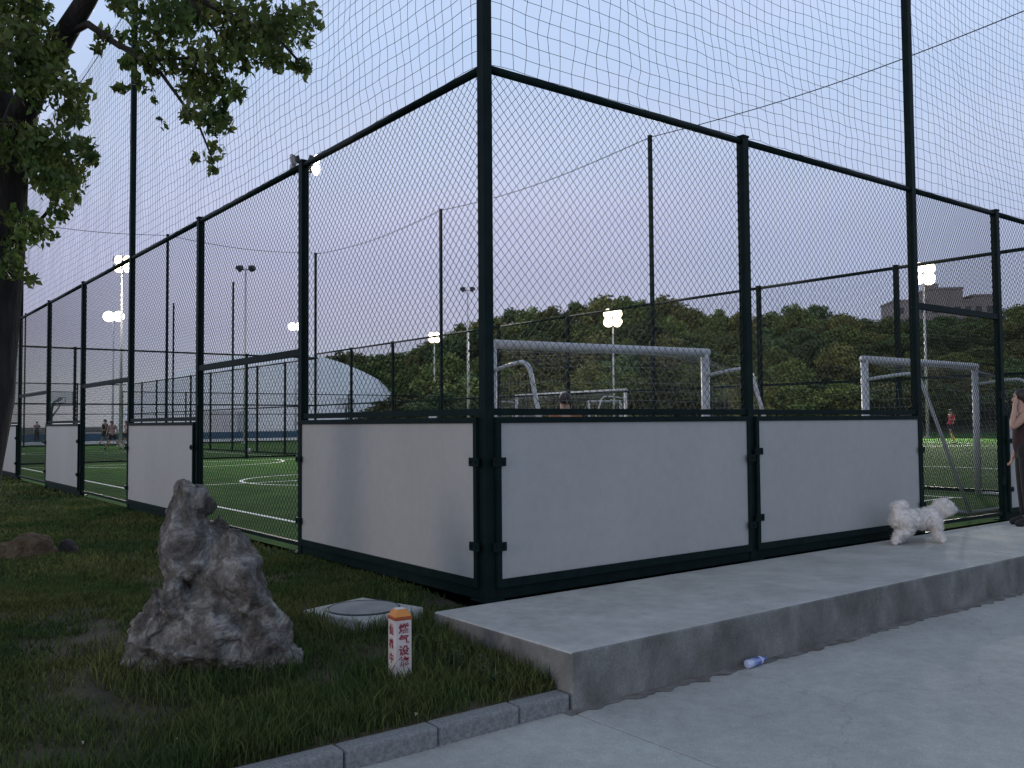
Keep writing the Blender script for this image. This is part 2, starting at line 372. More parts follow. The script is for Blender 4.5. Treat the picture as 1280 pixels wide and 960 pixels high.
def fence(label, origin, rz, stations, bays, tall=(), side=-1, height=POST_H, header=2.0, first=True, last=True, far=False, midrail=2.05, group=None, tallh=8.28):
    root = empty('chain_link_fence', origin, rz, label, 'fence', group)
    for i, s in enumerate(stations):
        if (i == 0 and not first) or (i == len(stations) - 1 and not last): continue
        h = tallh if i in tall else height
        if h not in POSTS: POSTS[h] = post_mesh(h)
        link('post', POSTS[h], root, loc=(s, 0, 0))
    for (a, b, kind) in zip(stations, stations[1:], bays):
        w = b - a
        rail = MB().tube([(a + .04, 0, height - .035), (b - .04, 0, height - .035)], .032, 10).build('top_rail', M['steel'], root, True)
        lm = LINK_FAR if far else (LINK_UP if kind == 'board' else LINK_FULL)
        lo = 1.38 if (kind == 'board') else .09
        mh = 2.57 if kind == 'board' else 3.88
        c = link('chain_link_mesh', lm, root, loc=(a + .045, 0, lo)); c.scale = ((w - .09) / 3.1, 1, (height - .04 - lo) / mh)
        if kind == 'board':
            MB().box(a + .04, b - .04, -.025, .025, 1.355, 1.405).build('mid_rail', M['steel'], root)
            y0 = side * .045
            bd = MB().box(a + .085, b - .085, -.008, .008, .148, 1.297).build('board', M['board'], root, bevel=.002, loc=(0, y0, 0))
            MB().box(a + .045, b - .045, -.022, .022, 1.297, 1.340).build('board_frame', M['steel'], bd)
            MB().box(a + .045, b - .045, -.022, .022, .088, .148).build('board_frame', M['steel'], bd)
            for xx in (a + .045, b - .085): MB().box(xx, xx + .04, -.022, .022, .148, 1.297).build('board_frame', M['steel'], bd)
            MB().box(a + .04, b - .04, -.03, .03, .0, .0865).build('base_rail', M['steel'], root)
            for zc, dz in ((.98, 0), (.36, 0)):
                for xx, sg in ((a + .04, 1), (b - .04, -1)):
                    bk = MB().box(-.04, .075, -.006, .006, -.032, .032).box(.045, .065, -.014, .006, -.012, .012).box(-.02, 0, -.014, .006, -.012, .012)
                    o = bk.build('bracket', M['steel'], bd, loc=(xx, side * .034, zc + (.03 if sg > 0 else -.03))); o.scale = (sg, -side, 1)
        elif kind == 'gate':
            MB().box(a + .04, b - .04, -.03, .03, header, header + .07).build('header_rail', M['steel'], root)
            MB().box(a + .045, a + .075, -.02, .02, .08, header).build('gate_frame', M['steel'], root)
            MB().box(b - .075, b - .045, -.02, .02, .08, header).build('gate_frame', M['steel'], root)
            MB().box(a + .075, b - .075, -.02, .02, .06, .10).build('gate_frame', M['steel'], root)
            for zc in (.5, 1.6): MB().box(b - .095, b - .03, side * .02, side * .05, zc - .05, zc + .05).build('hinge', M['steel'], root)
        else:
            MB().box(a + .04, b - .04, -.022, .022, midrail - .025, midrail + .025).build('mid_rail', M['steel'], root)
            MB().box(a + .04, b - .04, -.025, .025, .02, .08).build('base_rail', M['steel'], root)
    return root
LY = [0, 3.19, 6.36, 9.62, 12.91, 16.10, 19.60, 22.6, 25.4, 28.3]
left_fence = fence('dark green wire fence with white boards and gates along the grass with rocks', (0, 0, 0), PI / 2, LY,
      ['board', 'gate', 'board', 'gate', 'board', 'gate', 'board', 'gate', 'board'], tall=(3, 6, 9), side=1, first=False)
RX = [0, 3.04, 6.11, 8.19, 11.2, 14.2, 17.2, 20.2]
right_fence = fence('dark green wire fence with white boards beside the raised concrete pavement', (0, 0, 0), 0, RX,
      ['board', 'board', 'gate', 'board', 'board', 'board', 'board'], tall=(0, 2, 4, 6), side=-1, header=2.58)
DY = [.0] + [.35 + 3.13 * k for k in range(1, 10)]
fence('tall dark wire fence running from pavement to far end behind the goals', (12.1, .09, 0), PI / 2, DY, ['mesh'] * 9, tall=(3, 6, 9), side=1, height=4.18, first=False)
fence('dark wire fence closing the far end of the near pitch', (0, 28.3, 0), 0, [0, 3.03, 6.1, 9.1, 12.1], ['mesh'] * 4, tall=(2,), first=False, last=False, far=True)
fence('dark wire fence along the side of the second pitch', (12.1, 28.5, 0), PI / 2, [0] + [3.13 * k for k in range(1, 10)], ['mesh'] * 9, tall=(3, 6, 9), far=True, first=False)
fence('dark wire fence closing the second pitch before the basketball court', (0, 57, 0), 0, [0, 3.03, 6.1, 9.1, 12.1], ['mesh'] * 4, tall=(0, 2), last=False, far=True)
fence('distant wire fence beyond the second pitch, in front of the white dome', (12.2, 58.5, 0), 0, [4.2 * k for k in range(0, 11)], ['mesh'] * 10, far=True, height=3.6)

# ------------------------------------------------------------------ safety nets above the fence (real cords)
def net_mesh(name, L, z0, z1, c=.125, r=.0023, seed=0):
    nx = int(round(L / c)); nzv = int(round((z1 - z0) / c))
    X = np.zeros((nx + 1, nzv + 1, 3))
    for i in range(nx + 1):
        for k in range(nzv + 1):
            u = i / nx; v = k / nzv; x = L * u; z = z0 + (z1 - z0) * v
            low = (1 - v) ** 2; edge = min(1, 12 * u * (1 - u))
            nx_ = noise.noise((x * .9, z * .9, seed)); n2 = noise.noise((x * 3.3, z * 3.3, seed + 5)); n3 = noise.noise((x * .5, z * .35, seed + 9))
            x += edge * (.10 * n3 + .045 * nx_ + .022 * n2 * (1 + 2 * low))
            z += -.28 * math.sin(PI * u) * v * (1 - .75 * v) + .03 * nx_ * min(1, 6 * v) + .018 * noise.noise((x * 4, z * 4, seed + 2)) * min(1, 6 * v) + low * .035 * abs(noise.noise((x * 2.3, 7, seed)))
            y = .10 * math.sin(PI * u) * math.sin(PI * v) + .03 * noise.noise((x * 1.4, z * 1.4, seed + 20)) * min(1, 5 * v)
            X[i, k] = (x, y, z)
    tri = np.array([[1, 0], [-.5, .866], [-.5, -.866]]) * r
    Vs = []; Fs = []; off = 0
    for P, axes in ((X, (0, 1)), (X.transpose(1, 0, 2), (2, 1))):
        Vv = []
        for a, b in tri:
            d = np.zeros(3); d[axes[0]] = a; d[1] = b; Vv.append(P + d)
        Vv = np.stack(Vv, 2); nw, nk = Vv.shape[:2]; idx = np.arange(nw * nk * 3).reshape(nw, nk, 3) + off
        for q in range(3):
            d = (q + 1) % 3
            Fs.append(np.stack([idx[:, :-1, q], idx[:, :-1, d], idx[:, 1:, d], idx[:, 1:, q]], -1).reshape(-1, 4))
        Vs.append(Vv.reshape(-1, 3)); off += nw * nk * 3
    return npmesh(name, np.concatenate(Vs), np.concatenate(Fs), M['cord'])
def net(label, origin, rz, spans, z0=4.0, z1=8.2, c=.125, r=.0023):
    root = empty('safety_net', (origin[0], origin[1], 0), rz, label, 'net', 'safety nets above the cage')
    for j, (a, b) in enumerate(spans):
        o = link('net_panel', net_mesh('net_panel', b - a - .08, z0 + .0, z1, c, r, 3 + 11 * j), root, loc=(a + .04, 0, 0))
        MB().tube([(a + (b - a) * t, 0, z1 + .02 - .25 * math.sin(PI * t)) for t in np.linspace(0, 1, 13)], .006, 5).build('top_cable', M['cord'], root)
net('black cord safety net strung above the fence along the grass', (0, 0), PI / 2, [(0, 9.62), (9.62, 19.6), (19.6, 28.3)])
net('black cord safety net strung above the fence beside the pavement', (0, 0), 0, [(0, 6.11), (6.11, 11.2), (11.2, 17.2)])
# bare cables between the tall posts further in
def cable(label, pts, sag):
    b = MB()
    for p, q in zip(pts, pts[1:]):
        p = Vector(p); q = Vector(q)
        b.tube([p.lerp(q, t) - Vector((0, 0, sag * math.sin(PI * t))) for t in np.linspace(0, 1, 13)], .010, 5)
    tag(b.build('steel_cable', M['cord']), label, 'cable', 'cables between tall posts')
cable('thin cable strung between tall posts behind the goals', [(12.1, .1, 8.25), (12.1, 9.83, 8.25), (12.1, 19.22, 8.25), (12.1, 28.6, 8.25)], .22)
cable('thin cable strung between tall posts at the far end of the near pitch', [(0, 28.3, 8.25), (6.1, 28.3, 8.25), (12.1, 28.3, 8.25)], .18)

# ------------------------------------------------------------------ goals
def netting(b, P, Q, R_, S, c, r):
    """square netting stretched on the quad P Q R S, sagging a little"""
    P, Q, R_, S = map(Vector, (P, Q, R_, S)); nu = max(2, int((Q - P).length / c)); nv = max(2, int((S - P).length / c))
    nrm = (Q - P).cross(S - P).normalized()
    def pt(u, v): 
        p = P.lerp(Q, u).lerp(S.lerp(R_, u), v); return p - nrm * (.10 * math.sin(PI * u) * math.sin(PI * v)) + Vector((0, 0, .03 * noise.noise(p * 3)))
    for i in range(1, nu): b.tube([pt(i / nu, j / 8) for j in range(9)], r, 3, False)
    for j in range(1, nv): b.tube([pt(i / 8, j / nv) for i in range(9)], r, 3, False)
def goal(label, loc, rz, w=3.2, h=2.2, depth=1.5, rr=.055, back_h=1.95, c=.12, nr=.0017, group='small white training goals'):
    """mouth faces local +y, the net runs back along local -y"""
    root = empty('football_goal', loc, rz, label, 'goal', group)
    for xx in (0, w): MB().tube([(xx, 0, 0), (xx, 0, h - rr * .2)], rr, 12).build('post', M['tube'], root, True)
    MB().tube([(-rr, 0, h), (w + rr, 0, h)], rr, 12).build('crossbar', M['tube'], root, True)
    for xx in (0, w):
        pts = [(xx, 0, back_h - .06), (xx, -.32 * depth, back_h - .01)]
        for k in range(7):
            a = k / 6 * (PI / 2 - .15); pts.append((xx, -.45 * depth - .22 * math.sin(a), back_h - .22 + .22 * math.cos(a)))
        pts.append((xx, -depth, .03))
        MB().tube(pts, .026, 8).build('stanchion', M['tube'], root, True)
        MB().tube([(xx, -.03, .03), (xx, -depth, .03)], .026, 8).build('ground_bar', M['tube'], root, True)
    MB().tube([(0, -depth, .03), (w, -depth, .03)], .026, 8).build('ground_bar', M['tube'], root, True)
    b = MB(); yk = -.45 * depth - .18
    netting(b, (0, 0, h - .05), (w, 0, h - .05), (w, yk, back_h - .1), (0, yk, back_h - .1), c, nr)
    netting(b, (0, yk, back_h - .1), (w, yk, back_h - .1), (w, -depth, .04), (0, -depth, .04), c, nr)
    for xx in (0, w): netting(b, (xx, 0, .04), (xx, 0, back_h - .1), (xx, yk, back_h - .12), (xx, -depth, .04), c, nr)
    b.build('goal_net', M['goalnet'], root)
    return root
goal('white tube goal with net behind the first white board by the corner post', (2.20, 2.93, 0), math.atan2(-.44, 3.14))
goal('white tube goal with net behind the gate in the pavement fence', (8.46, 2.06, 0), 0, w=3.42)
goal('full size white goal with wide crossbar on the far pitch', (19.9, 25.3, 0), -PI / 2 - .09, w=7.3, h=2.44, rr=.06, depth=2.0, back_h=2.2, c=.2, nr=.003, group='full size goals')
p = onz(655, 540, 0)
goal('small white goal with rounded frame on the far pitch', att(736, 527, 46) - Vector((0, 0, att(736, 527, 46).z)), R(-38), w=1.6, h=2.35, depth=1.2, back_h=2.2, rr=.04, c=.2, nr=.003)

# ------------------------------------------------------------------ floodlight poles
def lamp_shell(b, Mx, n=14):
    o = len(b.v)
    for x_, r_ in ((-.06, .13), (.0, .2), (.10, .25)):
        for j in range(n): b.v.append(tuple(Mx @ Vector((x_, r_ * math.cos(2 * PI * j / n), r_ * math.sin(2 * PI * j / n)))))
    for i in range(2):
        for j in range(n):
            a0 = o + i * n + j; a1 = o + i * n + (j + 1) % n; b.f.append((a0, a1, a1 + n, a0 + n))
    b.f.append(tuple(o + j for j in reversed(range(n)))); b.f.append(tuple(o + 2 * n + j for j in range(n)))
def disc(Mx, n=14):
    b = MB(); b.v = [tuple(Mx @ Vector((.104, .235 * math.cos(2 * PI * j / n), .235 * math.sin(2 * PI * j / n)))) for j in range(n)] + [tuple(Mx @ Vector((.135, .12 * math.cos(2 * PI * j / n), .12 * math.sin(2 * PI * j / n)))) for j in range(n)]
    b.f = [(j, (j + 1) % n, (j + 1) % n + n, j + n) for j in range(n)] + [tuple(n + j for j in range(n))]
    return b
def flood_pole(label, x, y, aim, lit, mt='lit_warm', energy=0, h=12.0, pair=False, size=1.0, target=None, cone=125):
    """aim: list of headings (rad) for the columns of lamps"""
    root = empty('floodlight_pole', (x, y, 0), 0, label, 'floodlight', 'floodlight poles')
    MB().tube([(0, 0, 0), (0, 0, h + .1)], [.12, .06], 10).build('pole', M['pole'], root, True)
    MB().box(-.2, .2, -.2, .2, 0, .05).build('base_plate', M['pole'], root)
    rt2 = Vector((rh.x, rh.y, 0))
    rows = [h - .40 * size, h] if not pair else [h]; gp = .40 if not lit[0] else .21
    for rz_ in rows:
        MB().tube([tuple(-rt2 * gp * size + zz * rz_), tuple(rt2 * gp * size + zz * rz_)], .03, 6).build('cross_arm', M['housing'], root)
        for k, sgn in enumerate((-1, 1)):
            a = aim[k]
            Mx = Matrix.Translation(rt2 * (gp * size * sgn) + zz * (rz_ + .12)) @ Matrix.Rotation(a, 4, 'Z') @ Matrix.Rotation(R(18), 4, 'Y') @ Matrix.Scale(size, 4)
            hb = MB()
            lamp_shell(hb, Mx)
            for q in range(5): hb.box(-.14, -.06, -.2 + q * .09, -.17 + q * .09, -.13, .13, Mx)
            ho = hb.build('lamp_head', M['housing'], root)
            disc(Mx).build('lens', M[mt] if lit[k] else M['lens_off'], ho)
    if energy:
        d = bpy.data.lights.new('flood', 'SPOT'); d.energy = energy; d.spot_size = R(cone); d.spot_blend = .75; d.shadow_soft_size = .5; d.color = (1, .93, .80)
        lo = bpy.data.objects.new('flood', d); COL.objects.link(lo); lo.parent = root
        tg = Vector(target) if target else Vector((x + 10 * math.cos(aim[1]), y + 10 * math.sin(aim[1]), 0))
        dv = (tg - Vector((x, y, h))).normalized()
        lo.location = dv * .5 + zz * (h + .1); lo.rotation_euler = dv.to_track_quat('-Z', 'Y').to_euler()
CAMDIR = lambda x, y: math.atan2(EYE.y - y, EYE.x - x)
flood_pole('floodlight pole with two lit lamps, rising behind the fence post near the overhanging tree', 11.66, 28.72, (PI, R(-62)), (0, 1), 'lit_white', 9000, target=(7, 16, 0))
flood_pole('floodlight pole with stacked lit lamps at the far corner of the second pitch', 11.6, 56.5, (R(-80), R(-70)), (1, 1), 'lit_warm', 9000, target=(8, 46, 0), size=1.3)
flood_pole('floodlight with wide glaring white lamps beyond the basketball court', 19.0, 89, (CAMDIR(19, 89), CAMDIR(19, 89)), (1, 1), 'lit_white', 3000, size=2.3, pair=True, target=(12, 70, 0))
flood_pole('white glaring floodlight in front of the white dome', 37.7, 88, (CAMDIR(37, 88),) * 2, (1, 1), 'lit_white', 3000, size=1.9, pair=True, target=(30, 70, 0))
flood_pole('lit floodlight on a pale pole against the dark trees beside the dome', 55.8, 88, (CAMDIR(55, 88),) * 2, (1, 1), 'lit_warm', 3000, size=1.5, target=(50, 66, 0))
flood_pole('warm glaring floodlight on a pale pole above the near goal', 58.9, 59.8, (CAMDIR(58, 59),) * 2, (1, 1), 'lit_warm', 30000, size=2.1, target=(45, 45, 0))
flood_pole('blazing floodlight beside the tall post of the pavement fence', 58.6, 27.6, (CAMDIR(58, 27),) * 2, (1, 1), 'lit_warm', 85000, size=1.9, target=(47, 21, 0), cone=76)
flood_pole('unlit twin floodlight on a pale pole against the pink sky', 19.3, 55.0, (CAMDIR(19, 55) + 2.4, CAMDIR(19, 55) + 2.8), (0, 0), pair=True, size=1.05)
flood_pole('unlit floodlight on a pale pole before the wooded hill', 37.6, 54.5, (CAMDIR(37, 54) + 2.2, CAMDIR(37, 54) - 2.2), (0, 0), pair=True)

# ------------------------------------------------------------------ far things: dome, court wall, hoops, cabinet, building
dmp = att(352, 500, 126)
dm = empty('air_dome', (dmp.x, dmp.y, 0), R(-37.5), 'large white air dome hall at the foot of the wooded hill', 'dome')
V = []; F = []; nu, nv = 48, 16
for j in range(nv + 1):
    for i in range(nu):
        a = 2 * PI * i / nu; ph = PI / 2 * j / nv
        ca_, sa_ = math.cos(a), math.sin(a); e = .8; v_ = math.sin(ph); q_ = max(0, 1 - v_ ** 1.6) ** .55
        V.append((19.6 * math.copysign(abs(ca_) ** e, ca_) * q_, 26 * math.copysign(abs(sa_) ** e, sa_) * q_, 11.4 * v_))
for j in range(nv):
    for i in range(nu):
        a = j * nu + i; b2 = j * nu + (i + 1) % nu; F.append((a, b2, b2 + nu, a + nu))
link('membrane', npmesh('membrane', V, F, mat('white_membrane', (.84, .84, .81), (.88, .88, .85), .2, .5), True), dm)
MB().box(-19, 19, -26.6, -26.3, 0, .6).build('base_beam', M['concrete'], dm)
MB().box(-2, 2, -26.9, -24.5, 0, 2.8).build('entrance', M['pole'], dm)
blue = mat('blue_paint', (.035, .10, .17), (.05, .13, .20), 1, .6)
bw = empty('low_wall', (5, 78, 0), 0, 'low blue wall along the far side of the basketball court', 'wall')
for k in range(10): MB().box(0, 4.7, -.1, .1, 0, .62).build('panel', blue, bw, loc=(k * 4.75 - 6, 0, 0), bevel=.01)
def hoop(label, loc, rz, green, s=1):
    root = empty('basketball_hoop', loc, rz, label, 'basketball hoop', 'basketball hoops')
    MB().box(-.5, .5, -1.9, -.7, 0, .35).build('base', green, root, bevel=.02)
    MB().tube([(0, -1.4, .3), (0, -1.4, 2.6), (0, -1.0, 3.2), (0, -.08, 3.4)], .11, 8).build('column', green, root)
    MB().tube([(0, -1.4, 1.9), (0, -.1, 3.0)], .05, 6).build('brace', green, root)
    bd = MB().box(-.9, .9, -.03, .0, 2.9, 3.95).build('backboard', mat('clear_board', (.45, .5, .52), rough=.2, alpha=.3), root)
    fr = MB().box(-.93, .93, -.05, .01, 2.86, 2.9).box(-.93, .93, -.05, .01, 3.95, 3.99).box(-.93, -.9, -.05, .01, 2.9, 3.95).box(.9, .93, -.05, .01, 2.9, 3.95)
    for x0, x1, z0, z1 in ((-.3, .3, 3.48, 3.52), (-.3, .3, 3.07, 3.1), (-.3, -.26, 3.1, 3.48), (.26, .3, 3.1, 3.48)): fr.box(x0, x1, .001, .008, z0, z1)
    fr.build('board_frame', M['housing'], bd)
    MB().tube([(.23 * math.cos(t), .38 + .23 * math.sin(t), 3.05) for t in np.linspace(0, 2 * PI, 17)], .012, 5).build('rim', mat('orange_rim', (.5, .12, .03), rough=.5), root)
green = mat('green_enamel', (.02, .16, .07), (.03, .2, .09), 2, .5)
hp = onz(84, 554, 0)
hoop('basketball hoop with framed backboard standing by the low blue wall', (11.0, 71.4, 0), R(200), mat('dark_green_enamel', (.01, .05, .04), rough=.5))
q = att(432, 527, 96); hoop('bright green basketball hoop standing in front of the white dome', (q.x, q.y, 0), R(150), green)
q = att(541, 527, 84)
cb = empty('control_cabinet', (q.x, q.y, 0), R(-37), 'small pale grey control cabinet at the foot of a floodlight pole', 'cabinet')
MB().box(-.36, .36, -.25, .25, .1, 2.2).build('body', M['pole'], cb, bevel=.01); MB().box(-.30, .30, -.27, -.25, .25, 2.1).build('door', M['pole'], cb, bevel=.004)
MB().box(.2, .24, -.30, -.27, 1.1, 1.3).build('handle', M['housing'], cb); MB().box(-.4, .4, -.3, .3, 0, .1).build('plinth', M['concrete'], cb)
q = att(657, 527, 58)
sh = empty('dugout_shelter', (q.x, q.y, 0), R(-30), 'small white framed green team shelter seen through the near goal', 'shelter')
for xx in (-.75, 0, .75):
    MB().tube([(xx, .5, 0), (xx, .5, 1.5)] + [(xx, .5 - .45 * (1 - math.cos(a)), 1.5 + .62 * math.sin(a)) for a in np.linspace(.2, PI / 2, 5)] + [(xx, -.9, 2.12)], .04, 8).build('hoop_frame', M['tube'], sh, True)
MB().box(-.75, .75, .50, .53, .1, 1.6).build('back_panel', green, sh); MB().box(-.75, .75, -.9, .1, 2.15, 2.18).build('roof_panel', M['tube'], sh)
MB().box(-.7, .7, .0, .4, .4, .45).build('bench', M['tube'], sh)

bc = mat('brown_render', (.25, .225, .225), (.30, .27, .27), .4, .9)
bd_ = att(1182, 520, 235)
bld = empty('apartment_building', (bd_.x, bd_.y, -1.8), R(52.5 - 90 - 6), 'brownish apartment building rising above the wooded hill', 'building')
wnd = mat('dark_window', (.05, .055, .07), rough=.2)
for x0, x1, top in ((-12, -3.2, 34.0), (-3.2, 5.2, 37.0), (5.2, 7.6, 33.8), (7.6, 13.2, 35.0)):
    wl = MB().box(x0, x1 - .02, 0, 12, 0, top).build('wall', bc, bld)
    MB().box(x0 - .2, x1 + .18, -.2, 12.2, top, top + .5).build('parapet', bc, bld)
    for zc in (21.5, 24.6, 27.7, 30.8):
        n = max(1, int((x1 - x0) / 2.8))
        for k in range(n):
            if zc + 1.6 > top: continue
            xc = x0 + (k + .5) * (x1 - x0) / n
            MB().box(xc - .75, xc + .75, -.06, .1, zc, zc + 1.6).build('window', wnd, wl)
MB().box(-2.4, .2, 3, 7, 37, 39).build('roof_tank_room', bc, bld)

# ------------------------------------------------------------------ trees on the hill
hl = [mat('hill_leaves_a', (.062, .105, .024), (.18, .22, .055), .6, .8, island=.35, orand=.45), mat('hill_leaves_b', (.075, .10, .026), (.22, .21, .06), .6, .8, island=.35, orand=.45), mat('hill_leaves_c', (.045, .09, .028), (.13, .185, .06), .6, .8, island=.35, orand=.45)]
def leaf_cloud(centres, radii, n, size, droop=.3, jit=.35, seed=0):
    r_ = np.random.default_rng(seed); k = len(centres); w = np.array([q[0] * q[2] for q in radii]) ; w = w / w.sum()
    ci = r_.choice(k, n, p=w); d = r_.normal(size=(n, 3)); d /= np.linalg.norm(d, axis=1)[:, None]
    rad = r_.random(n) ** .45
    C = np.array(centres)[ci] + d * np.array(radii)[ci] * rad[:, None]
    ax = r_.normal(size=(n, 3)); ax[:, 2] -= droop; ax /= np.linalg.norm(ax, axis=1)[:, None]
    sd = np.cross(ax, r_.normal(size=(n, 3))); sd /= np.linalg.norm(sd, axis=1)[:, None] + 1e-9
    nm = np.cross(ax, sd)
    s = size * (1 + jit * r_.normal(size=n)).clip(.4, 1.8)[:, None]
    V = np.stack([C - ax * s * .5, C + sd * s * .27 + nm * s * .08, C + ax * s * .5, C - sd * s * .27 + nm * s * .08], 1).reshape(-1, 3)
    F = np.arange(4 * n).reshape(-1, 4)
    return V, F
def make_tree(i):
    r_ = random.Random(50 + i); root = empty('broadleaf_tree', (0, 0, 0))
    tb = MB(); tb.tube([(0, 0, 0), (.1, .05, 1.6), (.15, -.05, 3.4), (.0, 0, 6.2)], [.26, .2, .15, .06], 8)
    cs = []; rs = []
    wide = (3.1, 2.4, 3.6, 2.7)[i]
    for k in range(15):
        a = k * 2.4 + r_.random(); v = (k + .5) / 15; hh = 2.6 + 6.3 * v; prof = math.sin(PI * (.12 + .80 * v)) ** .8
        rr = wide * prof * r_.uniform(.35, .95)
        c = (rr * math.cos(a), rr * math.sin(a), hh); cs.append(c); q = r_.uniform(1.0, 1.8) * (.6 + .6 * prof); rs.append((q, q, q * .75))
        if k % 2 == 0: tb.tube([(.1, 0, hh * .5 + .2), (c[0] * .5, c[1] * .5, hh * .75), (c[0] * .9, c[1] * .9, c[2])], [.09, .06, .02], 5)
    cs.append((0, 0, 9.1)); rs.append((.9, .9, .9))
    tb.build('trunk', M['bark'], root)
    V, F = leaf_cloud(cs, rs, 6500, .40, seed=i)
    link('crown', npmesh('crown', V, F, hl[i % 3]), root)
    return root
protos = [make_tree(i) for i in range(4)]
used = [False] * 4
sky_y = [(395, 444), (420, 438), (445, 438), (470, 441), (490, 438), (510, 432), (540, 420), (560, 408), (600, 390), (640, 384), (680, 377), (720, 370), (760, 366), (800, 368), (830, 365), (860, 376),
         (890, 386), (930, 388), (965, 390), (1000, 378), (1040, 380), (1075, 390), (1100, 394), (1130, 390), (1180, 388), (1230, 390), (1262, 378), (1300, 374), (1400, 370)]
def sk(px): return np.interp(px, [a for a, _ in sky_y], [b for _, b in sky_y])
RW = ['at the foot of the hill', 'on the lower slope of the hill', 'halfway up the hill', 'on the upper slope of the hill', 'along the crest of the hill against the sky']
TL = ['rounded broadleaf tree among the dark trees covering the hill', 'narrow broadleaf tree among the dark trees covering the hill', 'wide broadleaf tree among the dark trees covering the hill', 'upright broadleaf tree among the dark trees covering the hill']
nt_ = 0
for row, (t, frac, step) in enumerate(((103, .34, 33), (113, .50, 33), (124, .66, 32), (137, .84, 30), (150, 1.0, 27))):
    px = (500 + 9 * row) if row < 2 else 428 + 5 * row
    while px < 1340:
        tt = t + random.uniform(-5, 5); y_top = 520 - (520 - sk(px)) * frac + random.uniform(-5, 5) * (1.4 if row < 4 else .9)
        if row == 4: y_top += 2
        P = att(px, 480, tt); base = hill(P.x, P.y); topz = att(px, y_top, tt).z
        h_ = max(4.5, topz - base)
        i = random.randrange(4)
        o = protos[i] if not used[i] else copy_tree(protos[i]); used[i] = True
        sc = h_ / 9.9; o.location = (P.x, P.y, base - .2); o.scale = (max(.9, min(sc, 1.4)) * random.uniform(.95, 1.55),) * 2 + (sc,)
        o.rotation_euler = (0, 0, random.uniform(0, 6.28)); tag(o, TL[i].split()[0] + ' broadleaf tree in the dark wood ' + RW[row], 'tree', TL[i].split()[0] + ' trees ' + RW[row]); nt_ += 1
        px += step * random.uniform(.8, 1.45)
for px in range(385, 500, 13):
    tt = 190 + random.uniform(-8, 8); P = att(px, 480, tt); i = random.randrange(4)
    o = copy_tree(protos[i]); topz = att(px, sk(px) + random.uniform(-2, 3), tt).z; sc = topz / 9.9
    o.location = (P.x, P.y, -.4); o.scale = (sc * .9, sc * .9, sc); o.rotation_euler = (0, 0, random.uniform(0, 6.28))
    tag(o, 'small distant tree whose top shows over the white dome', 'tree', 'distant trees behind the dome')

# ------------------------------------------------------------------ near tree at the edge of the lawn
tb0 = onz(-52, 775, -.04)
TD = 6.2
tree = empty('camphor_tree', (0, 0, 0), 0, 'large dark tree with leafy boughs overhanging the lawn and fence', 'tree')
tk = MB()
trunk_px = [(-62, 800, 6.1), (-50, 700, 6.1), (-36, 600, 6.15), (-22, 500, 6.2), (-10, 400, 6.2), (-2, 300, 6.2), (0, 220, 6.2), (6, 160, 6.2)]
tp = [att(*q) for q in trunk_px]; tp[0].z = -.12
tk.tube(tp, [.26, .195, .185, .18, .175, .175, .175, .165], 14)
bk = MB()
def limb(px, r0, r1, n=9):
    pts = [att(*q) for q in px]; k = len(pts); bk.tube(pts, [r0 + (r1 - r0) * i / (k - 1) for i in range(k)], n)
limb([(4, 200, 6.2), (28, 140, 6.15), (52, 95, 6.1), (80, 45, 6.0), (108, 0, 5.9), (140, -60, 5.8), (180, -140, 5.7), (210, -260, 5.7)], .105, .03)
limb([(2, 200, 6.2), (-5, 120, 6.3), (-18, 40, 6.4), (-30, -80, 6.5), (-30, -220, 6.5)], .14, .05)
limb([(80, 45, 6.0), (110, 30, 5.9), (150, 58, 5.85), (200, 75, 5.8), (262, 70, 5.8)], .03, .008, 6)
limb([(108, 0, 5.9), (160, -20, 5.9), (230, -10, 5.9), (300, 25, 5.85), (345, 45, 5.9), (372, 75, 5.9)], .03, .008, 6)
limb([(150, 58, 5.85), (200, 90, 5.8), (222, 120, 5.8), (250, 160, 5.75), (268, 205, 5.75)], .016, .005, 5)
limb([(230, -10, 5.9), (270, 40, 5.95), (285, 110, 5.9)], .016, .005, 5)
limb([(80, 45, 6.0), (100, 20, 6.1), (90, -10, 6.2)], .02, .006, 5)
limb([(2, 200, 6.2), (40, 215, 6.3), (75, 200, 6.4), (115, 190, 6.4)], .03, .006, 6)
limb([(0, 260, 6.2), (35, 290, 6.3), (55, 270, 6.3), (80, 240, 6.3)], .025, .006, 6)
limb([(0, 300, 6.25), (20, 340, 6.6), (38, 355, 6.7)], .02, .006, 5)
trunk = tk.build('trunk', M['bark'], tree, True); displace(trunk, lambda c, n: n * (.02 * noise.noise(c * 3) + .012 * noise.noise(Vector((c.x * 14, c.y * 14, c.z * 3)))))
bk.build('limbs', M['bark'], tree, True)
